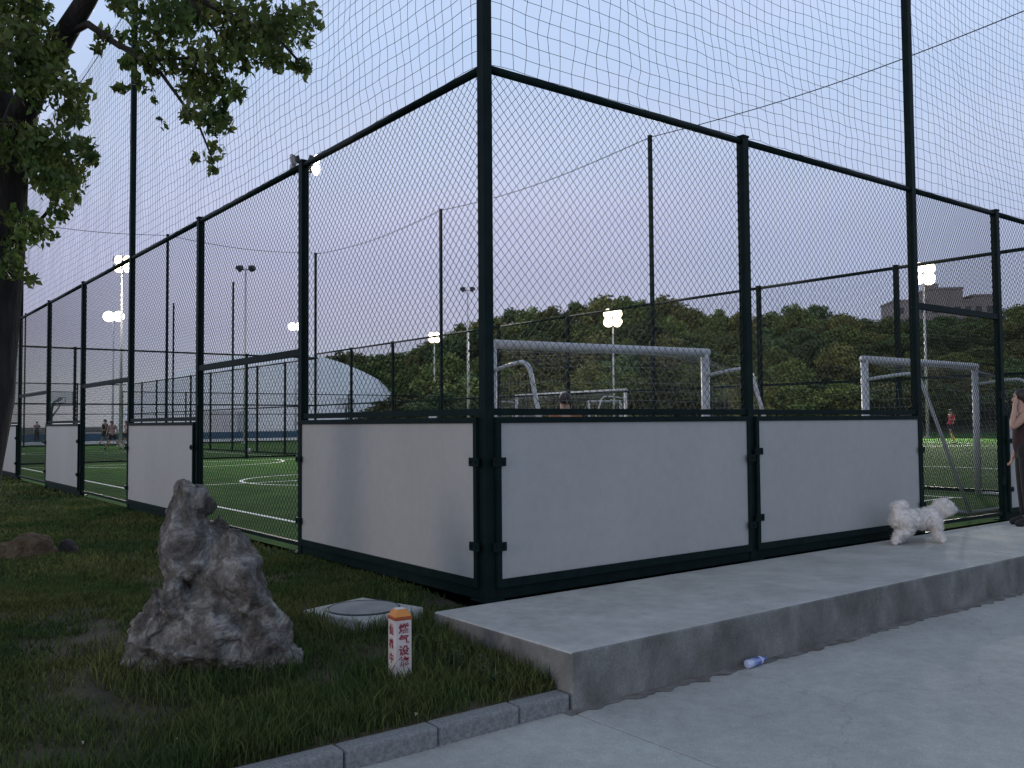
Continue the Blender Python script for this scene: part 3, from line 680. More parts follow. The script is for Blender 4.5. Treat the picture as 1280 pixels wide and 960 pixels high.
cl = [(20, 60, 50, .9), (60, 105, 42, .8), (30, 165, 50, .9), (75, 185, 40, .8), (98, 150, 24, .6), (118, 192, 15, .4), (60, 235, 36, .8), (35, 285, 30, .6), (85, 222, 22, .5), (18, 325, 22, .5), (33, 350, 12, .3),
      (92, 120, 20, .5), (10, 8, 45, 1), (60, 60, 24, .6), (105, 175, 16, .4), (70, 262, 18, .4), (92, 245, 10, .3),
      (150, 12, 26, .6), (200, 25, 38, .8), (250, 25, 42, .9), (300, 22, 42, .8), (350, 28, 36, .7), (383, 22, 18, .5), (128, 50, 16, .4), (200, 62, 30, .6), (250, 72, 36, .8), (290, 68, 30, .7), (262, 108, 30, .6),
      (288, 118, 20, .5), (235, 118, 18, .4), (256, 146, 26, .5), (228, 150, 12, .3), (204, 153, 8, .2), (282, 148, 18, .4), (265, 192, 15, .3), (270, 214, 9, .2), (248, 195, 8, .2), (348, 66, 22, .5), (370, 84, 18, .4),
      (335, 75, 14, .4), (165, 82, 15, .3), (152, 106, 9, .2), (176, 102, 14, .3), (194, 122, 6, .2), (328, 50, 20, .5), (384, 48, 12, .3), (160, 45, 14, .3), (392, 30, 9, .3)]
cs = []; rs = []
for px, py, r_, d in cl:
    k = 3 if r_ > 20 else 2
    for j in range(k):
        t = TD - .25 + random.uniform(-.5, .45) * (d + .2); a = random.uniform(0, 6.28); q = r_ * .45 * (k > 1)
        P = att(px + q * math.cos(a), py + q * math.sin(a), t); rr = r_ / 1129 * t * .80; cs.append(tuple(P)); rs.append((rr, rr, rr * .9))
vis = len(cs)
for k in range(60):   # the rest of the crown, above and beside the picture
    P = att(random.uniform(-330, 330), random.uniform(-420, -60), TD + random.uniform(-1.2, 1.2)); q = random.uniform(.18, .34); cs.append(tuple(P)); rs.append((q, q, q * .8))
for k in range(26):
    P = att(random.uniform(-330, -20), random.uniform(-60, 300), TD + random.uniform(-1.0, 1.2)); q = random.uniform(.18, .32); cs.append(tuple(P)); rs.append((q, q, q * .8))
Va, Fa = leaf_cloud(cs, rs, 46000, .056, droop=1.1, jit=.25, seed=3)
link('crown', npmesh('crown', Va, Fa, M['leaf']), tree)

# ------------------------------------------------------------------ rocks
def rock_mat(name, dark, mid, lite, nsc=4.2):
    m = bpy.data.materials.new(name); m.use_nodes = True; t = m.node_tree; b = t.nodes['Principled BSDF']; b.inputs['Roughness'].default_value = .95; b.inputs['Specular IOR Level'].default_value = .2
    co = t.nodes.new('ShaderNodeTexCoord'); n = t.nodes.new('ShaderNodeTexNoise'); n.inputs['Scale'].default_value = nsc; n.inputs['Detail'].default_value = 9; n.inputs['Roughness'].default_value = .78
    n.inputs['Distortion'].default_value = .6
    r = t.nodes.new('ShaderNodeValToRGB'); e = r.color_ramp.elements; e.new(.5)
    for q, (p, c) in zip(e, ((.35, dark), (.50, mid), (.66, lite))): q.position = p; q.color = (*c, 1)
    t.links.new(co.outputs['Object'], n.inputs['Vector']); t.links.new(n.outputs['Fac'], r.inputs[0]); t.links.new(r.outputs[0], b.inputs['Base Color'])
    n2 = t.nodes.new('ShaderNodeTexNoise'); n2.inputs['Scale'].default_value = 34; n2.inputs['Detail'].default_value = 12; n2.inputs['Roughness'].default_value = .7
    bp = t.nodes.new('ShaderNodeBump'); bp.inputs['Strength'].default_value = 1.0; bp.inputs['Distance'].default_value = .05
    t.links.new(co.outputs['Object'], n2.inputs['Vector']); t.links.new(n2.outputs['Fac'], bp.inputs['Height']); t.links.new(bp.outputs[0], b.inputs['Normal'])
    return m
RB = onz(258, 835, -.13); S = (RB - EYE).dot(fw) / 1129
def rk(px, py, d, rx, ry, rd, tilt=0):
    """blob given in the rock's own face plane: right, up, depth"""
    c = rh * ((px - 258) * S) + zz * ((835 - py) * S) + fh * (d * S)
    B = Matrix((( rh.x, fh.x, 0, 0), (rh.y, fh.y, 0, 0), (0, 0, 1, 0), (0, 0, 0, 1)))
    return (c, (rx * S, rd * S, ry * S), B @ Matrix.Rotation(R(tilt), 4, 'Y'))
def hulls(name, pieces, voxel, m, seed):
    """angular boulder: fused convex lumps"""
    r_ = random.Random(seed); bm = bmesh.new()
    for c, rad_, B in pieces:
        vs_ = []
        for k in range(14):
            d = Vector((r_.gauss(0, 1), r_.gauss(0, 1), r_.gauss(0, 1))).normalized() * r_.uniform(1.05, 1.25)
            vs_.append(bm.verts.new(c + B @ Vector((d.x * rad_[0], d.y * rad_[1], d.z * rad_[2]))))
        g_ = bmesh.ops.convex_hull(bm, input=vs_)
        bmesh.ops.delete(bm, geom=[v for v in vs_ if v.is_valid and not v.link_faces], context='VERTS')
    me = bpy.data.meshes.new(name); bm.to_mesh(me); bm.free(); o = link(name, me)
    rm = o.modifiers.new('r', 'REMESH'); rm.mode = 'VOXEL'; rm.voxel_size = voxel; rm.use_smooth_shade = True
    sm_ = o.modifiers.new('s', 'SMOOTH'); sm_.iterations = 0
    bake(o); o.data.materials.clear(); o.data.materials.append(m); return o
balls = [rk(226, 644, 12, 29, 40, 28, 12), rk(212, 655, 10, 16, 26, 20), rk(243, 634, 10, 19, 20, 18), rk(226, 700, 12, 32, 66, 36, 6), rk(255, 690, 8, 26, 46, 32, 30), rk(222, 750, 6, 40, 56, 40, 8), rk(288, 712, -4, 36, 54, 38, -38), rk(304, 738, 0, 28, 48, 36, -15),
         rk(268, 765, -6, 66, 52, 50), rk(215, 788, -4, 50, 46, 50), rk(200, 752, 2, 24, 20, 30, -25), rk(194, 780, -4, 32, 18, 34, -10), rk(186, 806, -6, 28, 28, 36), rk(258, 818, 0, 96, 48, 62), rk(326, 805, 4, 34, 46, 42), rk(332, 772, 2, 32, 17, 30, 24), rk(200, 832, 4, 44, 34, 44)]
stone_m = rock_mat('weathered_limestone', (.062, .052, .043), (.20, .186, .166), (.56, .545, .52), 5.5)
rock = hulls('garden_rock', balls, .011, stone_m, 4)
rock.location = (RB.x, RB.y, -.165); rock.scale = (1.03, 1.03, 1.05)
def rock_noise(amp, sc, seed):
    def fn(c, n):
        p = c * sc + Vector((seed, 3, 9)); w = Vector((noise.noise(p), noise.noise(p + Vector((9, 0, 0))), noise.noise(p + Vector((0, 9, 0)))))
        a = noise.ridged_multi_fractal(p * 1.1 + w * .5, .9, 2.1, 6, 1.0, 2.0) - 1.1
        strata = noise.noise(Vector((p.x * .5 + p.z * 2.6, p.y * .5, p.z * 3.4 - p.x)) * 1.2)
        b = noise.turbulence(p * 3.4, 4, False)
        return n * amp * (.50 * a + .75 * strata - .55 * (b - .5))
    return fn
displace(rock, rock_noise(.016, 3.4, 1))
def fold(c, n):      # slanting beds: hard ribs standing proud of eroded grooves
    a = c.dot(rh); q = (a * 1.0 + c.z * .75) / .055 + 2.2 * noise.noise(c * 3.0) + .8 * noise.noise(c * 9)
    return n * .010 * (1 - 2 * abs(math.sin(q)) ** .5) * (.3 + abs(noise.noise(c * 2.2 + Vector((4, 4, 4)))) * 2.0)
displace(rock, fold); displace(rock, lambda c, n: n * (.018 * noise.turbulence(Vector((c.x * 16, c.y * 16, c.z * 10)), 5, True) - .010)); displace(rock, lambda c, n: n * .006 * noise.noise(c * 70))
tag(rock, 'tall craggy grey limestone rock standing upright on the lawn', 'rock')
brown = rock_mat('brown_sandstone', (.045, .030, .018), (.12, .085, .052), (.20, .15, .10))
P = onz(28, 697, -.05)
r2 = blob('garden_rock', [(rh * -.18 + zz * .04, (.36, .26, .12)), (rh * .09 + zz * .13, (.20, .20, .13)), (rh * .02 + zz * .02, (.34, .3, .14)), (rh * -.5, (.3, .25, .10))], .014, brown); r2.location = (P.x, P.y, -.06)
displace(r2, rock_noise(.022, 4.0, 5)); tag(r2, 'low flat brown boulder lying on the grass beneath the tree', 'rock')
P = onz(84, 693, -.05)
r3 = blob('garden_rock', [(zz * .06, (.085, .10, .10)), (rh * .03 + zz * .03, (.09, .10, .09))], .010, rock_mat('dark_stone', (.03, .024, .024), (.07, .06, .06), (.15, .13, .13))); r3.location = (P.x, P.y, -.06)
displace(r3, rock_noise(.012, 9, 8)); tag(r3, 'small dark round stone beside the low brown boulder', 'rock')

# ------------------------------------------------------------------ gas marker post
mk = onz(500, 851, -.175)
MKZ = lawn_z(mk.x, mk.y)
mroot = empty('marker_post', (mk.x, mk.y, MKZ + .03), R(-7), 'short white marker post with orange cap and red Chinese characters on the lawn', 'marker post')
wp = mat('marker_white', (.50, .45, .42), (.62, .57, .54), 9, .5); oc = mat('marker_orange', (.50, .17, .03), (.62, .25, .04), 10, .5); red = mat('red_lettering', (.22, .012, .030), rough=.6)
hw = .052
MB().box(-hw, hw, -hw, hw, -.12, .335).build('shaft', wp, mroot, bevel=.006)
MB().box(-hw - .003, hw + .003, -hw - .003, hw + .003, .3352, .352).build('cap_band', mat('marker_band', (.34, .07, .02), rough=.5), mroot, bevel=.003)
cp = MB(); k = hw + .003; cp.v = [(-k, -k, .3522), (k, -k, .3522), (k, k, .3522), (-k, k, .3522), (-k * .6, -k * .6, .392), (k * .6, -k * .6, .392), (k * .6, k * .6, .392), (-k * .6, k * .6, .392)]
cp.f = [(0, 3, 2, 1), (4, 5, 6, 7), (0, 1, 5, 4), (1, 2, 6, 5), (2, 3, 7, 6), (3, 0, 4, 7)]; cp.build('cap', oc, mroot, bevel=.006)
MB().box(-.026, .026, -.026, .026, .3915, .396).build('cap_disc', wp, mroot, bevel=.002)
def glyph(ch, size, loc, rot, sxy):
    cu = bpy.data.curves.new('character', 'FONT'); cu.body = ch; cu.size = size; cu.align_x = 'CENTER'; cu.align_y = 'CENTER'; cu.offset = .0012; cu.extrude = .0006
    o = bpy.data.objects.new('character', cu); COL.objects.link(o)
    dg = bpy.context.evaluated_depsgraph_get(); me = bpy.data.meshes.new_from_object(o.evaluated_get(dg)); bpy.data.objects.remove(o)
    me.materials.clear(); me.materials.append(red); q = link('character', me, mroot, loc=loc); q.rotation_euler = rot; q.scale = (sxy[0], sxy[1], 1); return q
for k, ch in enumerate('燃气设施'): glyph(ch, .062, (.002, -hw - .0012, .285 - k * .062), (PI / 2, 0, 0), (1.05, .95))
for k, ch in enumerate('仙桃中'): glyph(ch, .062, (-hw - .0012, 0, .275 - k * .080), (PI / 2, 0, -PI / 2), (1.0, 1.0))

# ------------------------------------------------------------------ manhole block
mh = empty('manhole', (-.79, .43, -.075), R(15), 'square pale concrete manhole block with round cover in the grass', 'manhole')
MB().box(-.29, .29, -.32, .32, -.15, .05).build('block', M['concrete'], mh, bevel=.015)
MB().lathe([(.25, .0505), (.25, .056), (.24, .059), (.02, .061)], 36).build('cover', mat('cover_concrete', (.24, .24, .23), (.31, .31, .30), 6, .85), mh)
MB().tube([(.254 * math.cos(a), .254 * math.sin(a), .052) for a in np.linspace(0, 2 * PI, 41)], .009, 6, False).build('rim', M['housing'], mh)

# ------------------------------------------------------------------ grass
def blades(n, xr, yr, hfun, wfun, keep, seed):
    r_ = np.random.default_rng(seed); x = r_.uniform(*xr, n); y = r_.uniform(*yr, n)
    z = np.array([lawn_z(a, b) for a, b in zip(x, y)]); dist = np.hypot(x - EYE.x, y - EYE.y)
    pat = np.array([noise.noise((a * 1.3, b * 1.3, 1.7)) + .5 * noise.noise((a * 4, b * 4, 4)) for a, b in zip(x, y)])
    m = keep(x, y, dist, r_.random(n), pat); x, y, z, dist, pat = (q[m] for q in (x, y, z, dist, pat)); n = len(x)
    h = hfun(x, y, dist, r_.random(n), pat); w = wfun(dist)
    a = r_.uniform(0, 2 * PI, n); b = r_.uniform(0, 2 * PI, n); ln = r_.uniform(.15, .75, n) * h
    P = np.stack([x, y, z - .004], 1); sd = np.stack([np.cos(a), np.sin(a), 0 * a], 1) * w[:, None]; dr = np.stack([np.cos(b), np.sin(b), 0 * b], 1)
    mid = P + dr * (ln * .3)[:, None]; mid[:, 2] += h * .6; tip = P + dr * ln[:, None]; tip[:, 2] += h
    V = np.stack([P - sd, P + sd, mid + sd * .8, mid - sd * .8, tip], 1).reshape(-1, 3); i = np.arange(n)[:, None] * 5
    return V, np.concatenate([i + np.array([[0, 1, 2]]), i + np.array([[0, 2, 3]]), i + np.array([[3, 2, 4]])])
def nobl(x, y):   # nothing grows through the rock, the block, the marker or the pavement
    a = ((np.abs(x + .79) < .33) & (np.abs(y - .43) < .35)) | ((np.abs(x - mk.x) < .05) & (np.abs(y - mk.y) < .05)) | ((x > -.535) & (y < -.08)) | (x > -.03)
    return ~a & (y > -1.418) & (np.hypot(x - RB.x, (y - RB.y)) > .22)
def inview(x, y):
    d = (x - EYE.x) * fh.x + (y - EYE.y) * fh.y; l = (x - EYE.x) * rh.x + (y - EYE.y) * rh.y
    return (d > 2.2) & (l > -.68 * d) & (l < .35 * d)
G = []
G.append(blades(330000, (-5.2, -.02), (-1.43, 3.2), lambda x, y, d, r, p: (.018 + .04 * r ** 1.5 + .026 * np.clip(p, 0, 1)) * (1 + .9 * np.clip((-.4 - y), 0, .8)), lambda d: .0016 + .0003 * d,
      lambda x, y, d, r, p: nobl(x, y) & inview(x, y) & (r < .52 + .85 * p), 1))
G.append(blades(130000, (-6.5, -.02), (3.2, 12), lambda x, y, d, r, p: .03 + .04 * r, lambda d: .002 + .0005 * d, lambda x, y, d, r, p: nobl(x, y) & inview(x, y) & (r < .8 + .5 * p), 2))
G.append(blades(30000, (-6.5, -.02), (12, 32), lambda x, y, d, r, p: .04 + .04 * r, lambda d: .004 + .0006 * d, lambda x, y, d, r, p: nobl(x, y) & inview(x, y), 3))
# long tufts along the pavement, the kerb, the marker and the rock
def tuft_keep(x, y, d, r, p):
    dm_ = np.hypot(x - mk.x, y - mk.y); dr_ = np.hypot(x - RB.x, y - RB.y); db = np.maximum(np.abs(x + .8) - .36, np.abs(y - .48) - .42)
    return nobl(x, y) & ((r < .30 * np.exp(-((-.56 - x) / .22) ** 2) * (y < 0)) | (r < .32 * np.exp(-(dm_ / .22) ** 2)) | ((dr_ < .62) & (r < .10)) | ((np.abs(db) < .12) & (r < .14) & (y < .6)) | ((y < -.3) & (p > .25) & (r < .10)))
G.append(blades(260000, (-4.6, -.40), (-1.40, 1.3), lambda x, y, d, r, p: .06 + .11 * r ** 2, lambda d: .0018 + .0003 * d, tuft_keep, 4))
vo = 0; Vs = []; Fs = []
for V, F in G: Vs.append(V); Fs.append(F + vo); vo += len(V)
gr = link('grass', npmesh('grass', np.concatenate(Vs), np.concatenate(Fs), M['blade'])); tag(gr, 'rough dark green lawn grass between the fence and the kerb', 'grass', kind='stuff')

# broad leaved weeds by the pavement edge
wm = mat('weed_leaf', (.026, .052, .014), (.055, .085, .024), 5, .7, transl=.2)
def weed(x, y, h, n, seed):
    r_ = random.Random(seed); b = MB(); z = lawn_z(x, y)
    for k in range(n):
        a = r_.uniform(0, 6.28); l = r_.uniform(.3, .8) * h; top = Vector((math.cos(a) * l * .5, math.sin(a) * l * .5, h * r_.uniform(.6, 1)))
        b.tube([(0, 0, 0), tuple(top * .5 + zz * .02), tuple(top)], .0016, 4, False)
        for j in range(7):
            c = top * (.3 + .1 * j); aa = r_.uniform(0, 6.28); d = Vector((math.cos(aa), math.sin(aa), r_.uniform(-.2, .5))); s_ = Vector((-math.sin(aa), math.cos(aa), 0)); L = r_.uniform(.018, .04)
            b.quad(c, c + d * L * .5 + s_ * L * .3, c + d * L, c + d * L * .5 - s_ * L * .3)
    o = b.build('weed', wm, loc=(x, y, z)); tag(o, 'leafy weed growing in the grass beside the pavement edge', 'weed', 'weeds by the pavement')
for k in range(9): weed(-.60 - random.random() * .35, -1.25 + k * .12, random.uniform(.08, .17), random.randint(4, 7), k)

# fallen leaves and litter
for k, (px, py) in enumerate(((220, 931), (310, 864), (331, 902), (380, 910), (103, 940), (520, 893), (628, 846), (640, 852), (434, 878), (270, 940), (1052, 797), (1221, 660), (1043, 797))):
    on_lawn = px < 700; z = -.32 if (px > 1000 and py > 700) else 0
    P = onz(px, py, -.19 if on_lawn else z); b = MB(); a = random.uniform(0, 6.28); L = random.uniform(.014, .026); d = Vector((math.cos(a), math.sin(a), .3)) * L; s_ = Vector((-math.sin(a), math.cos(a), .1)) * L * .5
    b.quad(-d, s_ + zz * .006, d, -s_ + zz * .006)
    zb = (lawn_z(P.x, P.y) + .03) if on_lawn else P.z + .009
    o = b.build('fallen_leaf', M['dry'], loc=(P.x, P.y, zb))
    tag(o, 'pale dry fallen leaf lying in the lawn grass' if on_lawn else 'brown dry fallen leaf lying on bare concrete', 'leaf', 'fallen leaves on grass' if on_lawn else 'fallen leaves on concrete')

# plastic bottle on the road
P = onz(930, 829, -.32)
bo = empty('plastic_bottle', (1.02, -1.60, -.32 + .029), R(5), 'crushed clear plastic bottle with blue label lying below the pavement', 'bottle')
clear = mat('clear_plastic', (.42, .50, .70), rough=.15, spec=.6); blab = mat('blue_label', (.05, .09, .40), (.35, .40, .60), 60, .4)
def along(prof, name, m):
    b = MB(); b.lathe(prof, 14); b.v = [(z, x, y * .93) for x, y, z in b.v]; o = b.build(name, m, bo, True); displace(o, lambda c, n: n * .003 * noise.noise(c * 60)); return o
along([(.020, -.10), (.030, -.095), (.031, -.05), (.027, -.045), (.031, -.04)], 'bottle_base', clear); along([(.0305, -.04), (.031, -.02), (.027, 0), (.031, .03)], 'label', blab)
along([(.031, .0302), (.028, .055), (.014, .085), (.0125, .095)], 'neck', clear); along([(.015, .0952), (.015, .11)], 'cap', mat('blue_cap', (.06, .12, .5), rough=.4))

# ball on the far pitch
P = onz(311, 566, 0)
bm = bmesh.new(); bmesh.ops.create_icosphere(bm, subdivisions=3, radius=.11); me = bpy.data.meshes.new('football'); bm.to_mesh(me); bm.free()
me.materials.append(mat('ball_white', (.7, .7, .7), (.05, .05, .05), 14, .4, lo=.55, hi=.58, detail=0)); me.polygons.foreach_set('use_smooth', [True] * len(me.polygons))
tag(link('football', me, loc=(P.x, P.y, .11)), 'white football lying on the turf beyond the far end fence', 'ball')

# ------------------------------------------------------------------ white dog
DP = onz(1150, 679, 0)
dog = empty('dog', (DP.x, DP.y, 0), R(-24), 'small fluffy white dog trotting along the pavement beside the fence', 'dog')
dog.scale = (1.26, 1.08, 1.06)
furm = mat('white_fur', (.60, .585, .56), (.74, .725, .70), 9, .95, spec=.1)
db = [((-.10, 0, .235), (.125, .095, .105)), ((.02, 0, .24), (.13, .09, .10)), ((.11, 0, .25), (.10, .09, .105)), ((-.17, 0, .24), (.09, .092, .10)),
      ((.185, 0, .31), (.07, .065, .08)), ((.235, 0, .350), (.086, .084, .078)), ((.308, 0, .322), (.055, .045, .042)), ((.232, .07, .33), (.05, .03, .06)), ((.232, -.07, .33), (.05, .03, .06)), ((.222, 0, .398), (.06, .06, .035)),
      ((-.215, 0, .33), (.045, .042, .06)), ((-.20, 0, .375), (.06, .045, .048)), ((-.155, 0, .385), (.05, .045, .04))]
def leg(pts):
    for (p, r_), (q, s_) in zip(pts, pts[1:]):
        for k in range(5):
            t = k / 4; db.append((tuple(Vector(p).lerp(Vector(q), t)), ((r_ + (s_ - r_) * t),) * 3))
leg([((.12, -.05, .22), .058), ((.13, -.055, .13), .042), ((.155, -.055, .05), .034), ((.18, -.055, .024), .030)])
leg([((.12, .05, .22), .055), ((.155, .055, .14), .040), ((.21, .055, .075), .034), ((.235, .055, .06), .030)])
leg([((-.16, -.055, .22), .072), ((-.15, -.06, .14), .050), ((-.235, -.06, .10), .040), ((-.275, -.06, .028), .032)])
leg([((-.16, .055, .22), .070), ((-.12, .06, .13), .048), ((-.17, .06, .075), .036), ((-.15, .06, .026), .032)])
db = [(Vector(c), r_) for c, r_ in db]
body = blob('body', db, .012, furm, dog)
displace(body, lambda c, n: n * (.012 * noise.noise(c * 22) + .010 * noise.turbulence(c * 40, 2, False)))
vs = np.array([v.co[:] for v in body.data.vertices]); ns = np.array([v.normal[:] for v in body.data.vertices])
sel = rng.integers(0, len(vs), 24000); sel = sel[vs[sel, 2] > .03]; b0 = vs[sel]; nn = ns[sel] + rng.normal(size=(len(sel), 3)) * .38; nn[:, 2] -= .25; L = rng.uniform(.007, .017, len(sel))[:, None]
sd = np.cross(nn, rng.normal(size=nn.shape)); sd /= np.linalg.norm(sd, axis=1)[:, None]
Vf = np.stack([b0 - sd * .0015, b0 + sd * .0015, b0 + nn * L], 1).reshape(-1, 3)
link('fur', npmesh('fur', Vf, np.arange(len(Vf)).reshape(-1, 3), furm), dog)
blk = mat('dog_nose', (.01, .01, .01), rough=.3)
for nm, c, r_ in (('nose', (.368, 0, .332), .018), ('eye', (.314, -.052, .372), .013), ('eye', (.314, .052, .372), .013)):
    bm = bmesh.new(); bmesh.ops.create_icosphere(bm, subdivisions=2, radius=r_, matrix=Matrix.Translation(c)); me = bpy.data.meshes.new(nm); bm.to_mesh(me); bm.free(); me.materials.append(blk); link(nm, me, dog)

# ------------------------------------------------------------------ people
skin_m = mat('skin', (.36, .22, .16), (.42, .26, .19), 8, .6); hair_m = mat('dark_hair', (.012, .010, .010), (.025, .02, .018), 30, .6)
def skin_obj(name, V, E, rad, m, parent, root=0, sub=2):
    me = bpy.data.meshes.new(name); me.from_pydata(V, E, []); me.update(); me.materials.append(m); o = link(name, me, parent)
    md = o.modifiers.new('skin', 'SKIN'); md.use_smooth_shade = True; md.branch_smoothing = .4
    sl = me.skin_vertices[0].data
    for i, q in enumerate(rad):
        sl[i].radius = q if isinstance(q, tuple) else (q, q); sl[i].use_root = (i == root)
    sb = o.modifiers.new('sub', 'SUBSURF'); sb.levels = sub; sb.render_levels = sub
    bake(o); o.data.materials.clear(); o.data.materials.append(m)
    return o
def clothe(name, c, rough=.9): return mat(name, c, tuple(v * 1.25 + .003 for v in c), 14, rough, bump=.2, bscale=30)
def person(label, loc, rz, height, pose, top, bottom, shoes, long_legs, sleeve='short', hands=False, lean=0.0, socks=None, hair='short', group=None):
    """local +x is forward; pose gives elbows, wrists, knees, ankles (left, right)"""
    root = empty('person', loc, rz, label, 'person', group); root.scale = (height / 1.75,) * 3
    lx = lambda z: lean * max(0, z - .95)
    T = lambda x, y, z: (x + lx(z), y, z - .35 * abs(lean) * max(0, z - .95))
    J = {'pel': (0, 0, pose.get('pel', .95)), 'spi': T(0, 0, 1.15), 'che': T(.0, 0, 1.34), 'nec': T(.01, 0, 1.49), 'hea': T(.025, 0, 1.60), 'top': T(.015, 0, 1.70)}
    for s_, k in ((1, 'l'), (-1, 'r')):
        J['sh' + k] = T(0, .175 * s_, 1.42); J['el' + k], J['wr' + k] = pose['arm_' + k]
        J['hi' + k] = (0, .09 * s_, pose.get('pel', .95) - .06); J['kn' + k], J['an' + k] = pose['leg_' + k]
        d = (Vector(J['wr' + k]) - Vector(J['el' + k])).normalized(); J['ha' + k] = tuple(Vector(J['wr' + k]) + d * .09); a = Vector(J['an' + k]); J['to' + k] = (a.x + .15, a.y + .02 * s_, a.z - .055); J['he' + k] = (a.x + .0, a.y, a.z - .045)
    rad = {'pel': (.135, .115), 'spi': (.125, .10), 'che': (.145, .105), 'nec': .058, 'hea': (.080, .098), 'top': (.062, .072), 'sh': .062, 'el': .042, 'wr': .028, 'ha': (.038, .018), 'hi': .088, 'kn': .056, 'an': .040, 'he': .04, 'to': .034}
    names = list(J); ix = {n: i for i, n in enumerate(names)}
    E = [('pel', 'spi'), ('spi', 'che'), ('che', 'nec'), ('nec', 'hea'), ('hea', 'top')]
    for k in 'lr': E += [('che', 'sh' + k), ('sh' + k, 'el' + k), ('el' + k, 'wr' + k), ('wr' + k, 'ha' + k), ('pel', 'hi' + k), ('hi' + k, 'kn' + k), ('kn' + k, 'an' + k), ('an' + k, 'to' + k)]
    V = [J[n] for n in names]; rr = [rad.get(n, rad.get(n[:2])) for n in names]; Ei = [(ix[a], ix[b]) for a, b in E]
    if hands:
        for k in 'lr':
            w = Vector(J['wr' + k]); h_ = Vector(J['ha' + k]); d = (h_ - w).normalized(); sdv = d.cross(Vector((1, 0, 0))).normalized(); bnd = sdv.cross(d)
            for f_, (o_, l_) in enumerate(((-.03, .062), (-.01, .075), (.01, .07), (.03, .055))):
                i0 = len(V); V += [tuple(h_ + sdv * o_ + d * .02), tuple(h_ + sdv * o_ + d * (.02 + l_ * .5) + bnd * .008), tuple(h_ + sdv * o_ + d * (.02 + l_ * .85) + bnd * .030)]; rr += [.010, .009, .008]; Ei += [(ix['ha' + k], i0), (i0, i0 + 1), (i0 + 1, i0 + 2)]
            i0 = len(V); V += [tuple(w + d * .03 - sdv * .035), tuple(w + d * .065 - sdv * .06 + bnd * .02)]; rr += [.012, .010]; Ei += [(ix['wr' + k], i0), (i0, i0 + 1)]
    i0 = len(V); hd = Vector(J['hea']); V.append(tuple(hd + Vector((.105, 0, -.015)))); rr.append(.012); Ei.append((ix['hea'], i0))
    skin_obj('body', V, Ei, rr, skin_m, root)
    g_ = .016
    def part(nm, chain, edges, m, grow=g_, cut=None, rt_=0):
        Vp = []; rp = []
        for n in chain:
            if isinstance(n, tuple): a, b, t = n; Vp.append(tuple(Vector(J[a]).lerp(Vector(J[b]), t))); ra = rad.get(a, rad.get(a[:2])); rb = rad.get(b, rad.get(b[:2])); ra = ra[0] if isinstance(ra, tuple) else ra; rb = rb[0] if isinstance(rb, tuple) else rb; rp.append(ra + (rb - ra) * t + grow)
            else:
                Vp.append(J[n]); q = rad.get(n, rad.get(n[:2])); rp.append(tuple(v + grow for v in q) if isinstance(q, tuple) else q + grow)
        return skin_obj(nm, Vp, edges, rp, m, root, rt_)
    st = .55 if sleeve == 'short' else .98
    aa = ('sh', 'el', st) if sleeve == 'short' else ('el', 'wr', .9)
    ch = [('pel', 'spi', -.55), 'spi', ('spi', 'che', .9), 'shl', 'shr']
    ed = [(0, 1), (1, 2), (2, 3), (2, 4)]
    if sleeve == 'short': ch += [('shl', 'ell', .6), ('shr', 'elr', .6)]; ed += [(3, 5), (4, 6)]
    elif sleeve == 'long': ch += ['ell', 'elr', ('ell', 'wrl', .92), ('elr', 'wrr', .92)]; ed += [(3, 5), (4, 6), (5, 7), (6, 8)]
    part('shirt', ch, ed, top, .032 if sleeve == 'none' else .022)
    if long_legs: part('trousers', ['pel', 'hil', 'hir', 'knl', 'knr', ('knl', 'anl', .97), ('knr', 'anr', .97), ('pel', 'spi', .8)], [(0, 1), (0, 2), (1, 3), (2, 4), (3, 5), (4, 6), (0, 7)], bottom, .020)
    else: part('shorts', ['pel', 'hil', 'hir', ('hil', 'knl', .8), ('hir', 'knr', .8)], [(0, 1), (0, 2), (1, 3), (2, 4)], bottom, .024)
    for k in 'lr':
        part('shoe', [('an' + k, 'he' + k, -.3), ('an' + k, 'to' + k, .25), ('an' + k, 'to' + k, .7), ('an' + k, 'to' + k, 1.22)], [(0, 1), (1, 2), (2, 3)], shoes, .014)
        if socks: part('sock', [('kn' + k, 'an' + k, .25), ('kn' + k, 'an' + k, .6), 'an' + k], [(0, 1), (1, 2)], socks, .008)
    hb = [(hd + Vector((-.022, 0, .045)), (.105, .090, .095))]
    if hair == 'bun': hb.append((hd + Vector((-.12, 0, .07)), (.05, .05, .05))); hb.append((hd + Vector((-.05, 0, -.02)), (.07, .08, .09)))
    blob('hair', hb, .014, hair_m, root)
    return root
down = {'arm_l': ((-.02, .24, 1.14), (.06, .25, .90)), 'arm_r': ((-.02, -.24, 1.14), (.06, -.25, .90)), 'leg_l': ((.01, .10, .50), (-.01, .11, .085)), 'leg_r': ((.01, -.10, .50), (-.01, -.11, .085))}
run = {'arm_l': ((.02, .25, 1.17), (.22, .20, 1.22)), 'arm_r': ((-.14, -.25, 1.18), (.02, -.22, 1.02)), 'leg_l': ((.22, .10, .60), (.06, .11, .25)), 'leg_r': ((-.06, -.10, .50), (-.28, -.11, .14))}
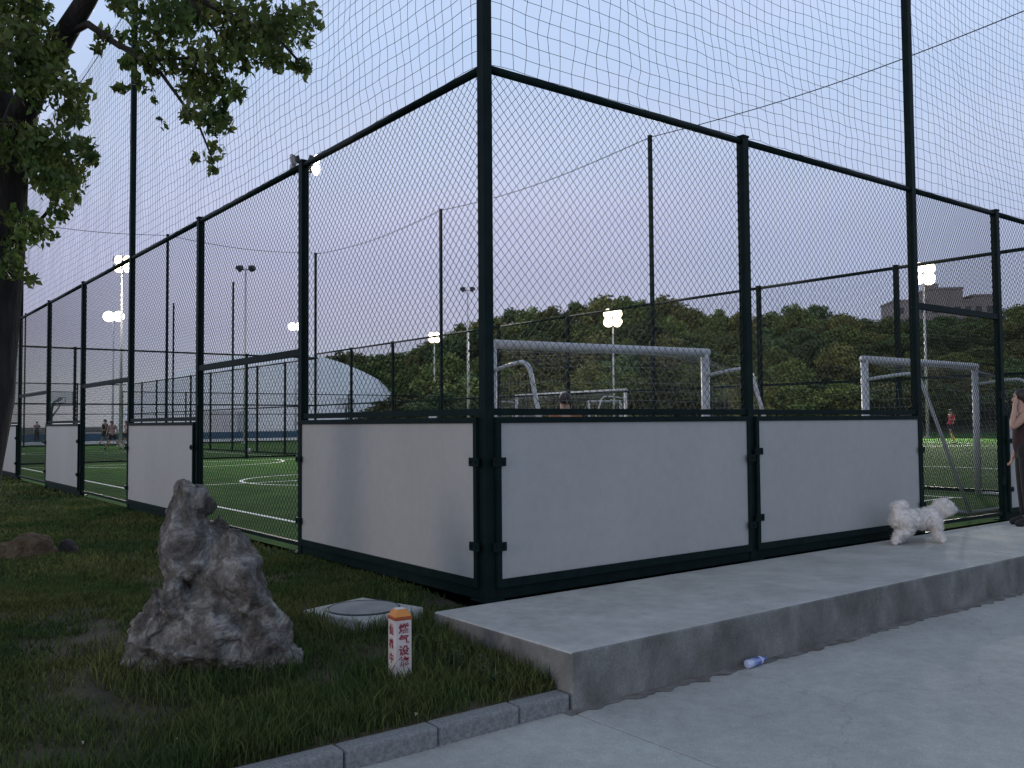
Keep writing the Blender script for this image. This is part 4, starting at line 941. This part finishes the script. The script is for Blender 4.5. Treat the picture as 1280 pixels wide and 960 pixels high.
stride = {'arm_l': ((.10, .24, 1.16), (.25, .22, 1.02)), 'arm_r': ((-.12, -.24, 1.15), (-.05, -.25, .92)), 'leg_l': ((.20, .10, .52), (.32, .11, .09)), 'leg_r': ((-.10, -.10, .48), (-.34, -.11, .12))}
call = dict(down); call['arm_l'] = ((.20, .24, 1.22), (.13, .13, 1.50))
wide = {'arm_l': ((.15, .28, 1.05), (.32, .25, .90)), 'arm_r': ((.12, -.28, 1.05), (.30, -.26, .88)), 'leg_l': ((.12, .26, .46), (.0, .42, .085)), 'leg_r': ((.12, -.24, .46), (-.02, -.40, .085)), 'pel': .86}
black = clothe('black_cloth', (.012, .012, .014)); maroon = clothe('dark_maroon_cloth', (.030, .014, .016))
P = onz(1284, 657, 0)
person('person in a dark sleeveless top and dark trousers standing by the pavement fence, arm raised', (P.x, P.y, 0), R(52.5 + 75), 1.68, call, maroon, black, black, True, sleeve='none', hands=True, hair='bun')
P = onz(1190, 553.5, 0)
person('football player in a red jersey and yellow socks running on the lit turf', (P.x, P.y, 0), R(160), 1.85, run, clothe('red_jersey', (.42, .02, .05)), black, clothe('pale_boots', (.55, .5, .2)), False, socks=clothe('yellow_socks', (.60, .50, .10)))
P = att(707, 527, 12.3)
person('person in an orange brown shirt standing behind the net of the near goal', (P.x, P.y, 0), R(70), 1.72, down, clothe('rust_shirt', (.22, .09, .04)), black, black, True)
P = onz(46, 552.5, 0)
person('person in a blue shirt standing on the far basketball court', (P.x, P.y, 0), R(-90), 1.70, down, clothe('blue_shirt', (.03, .05, .10)), black, black, True)
P = onz(131, 557.5, 0)
person('player in black striding across the far turf with legs apart', (P.x, P.y, 0), R(-40), 1.72, stride, black, black, black, False)
P = onz(141, 562, 0)
person('player in a pale pink shirt crouching with feet wide apart on the far turf', (P.x, P.y, 0), R(-120), 1.66, wide, clothe('pink_shirt', (.42, .26, .27)), black, black, False, lean=.35)
P = onz(158, 560, 0)
person('player in a pale pink shirt walking upright on the far turf', (P.x, P.y, 0), R(200), 1.60, stride, clothe('pale_pink_shirt', (.45, .32, .32)), black, clothe('white_shoes', (.5, .5, .5)), False)
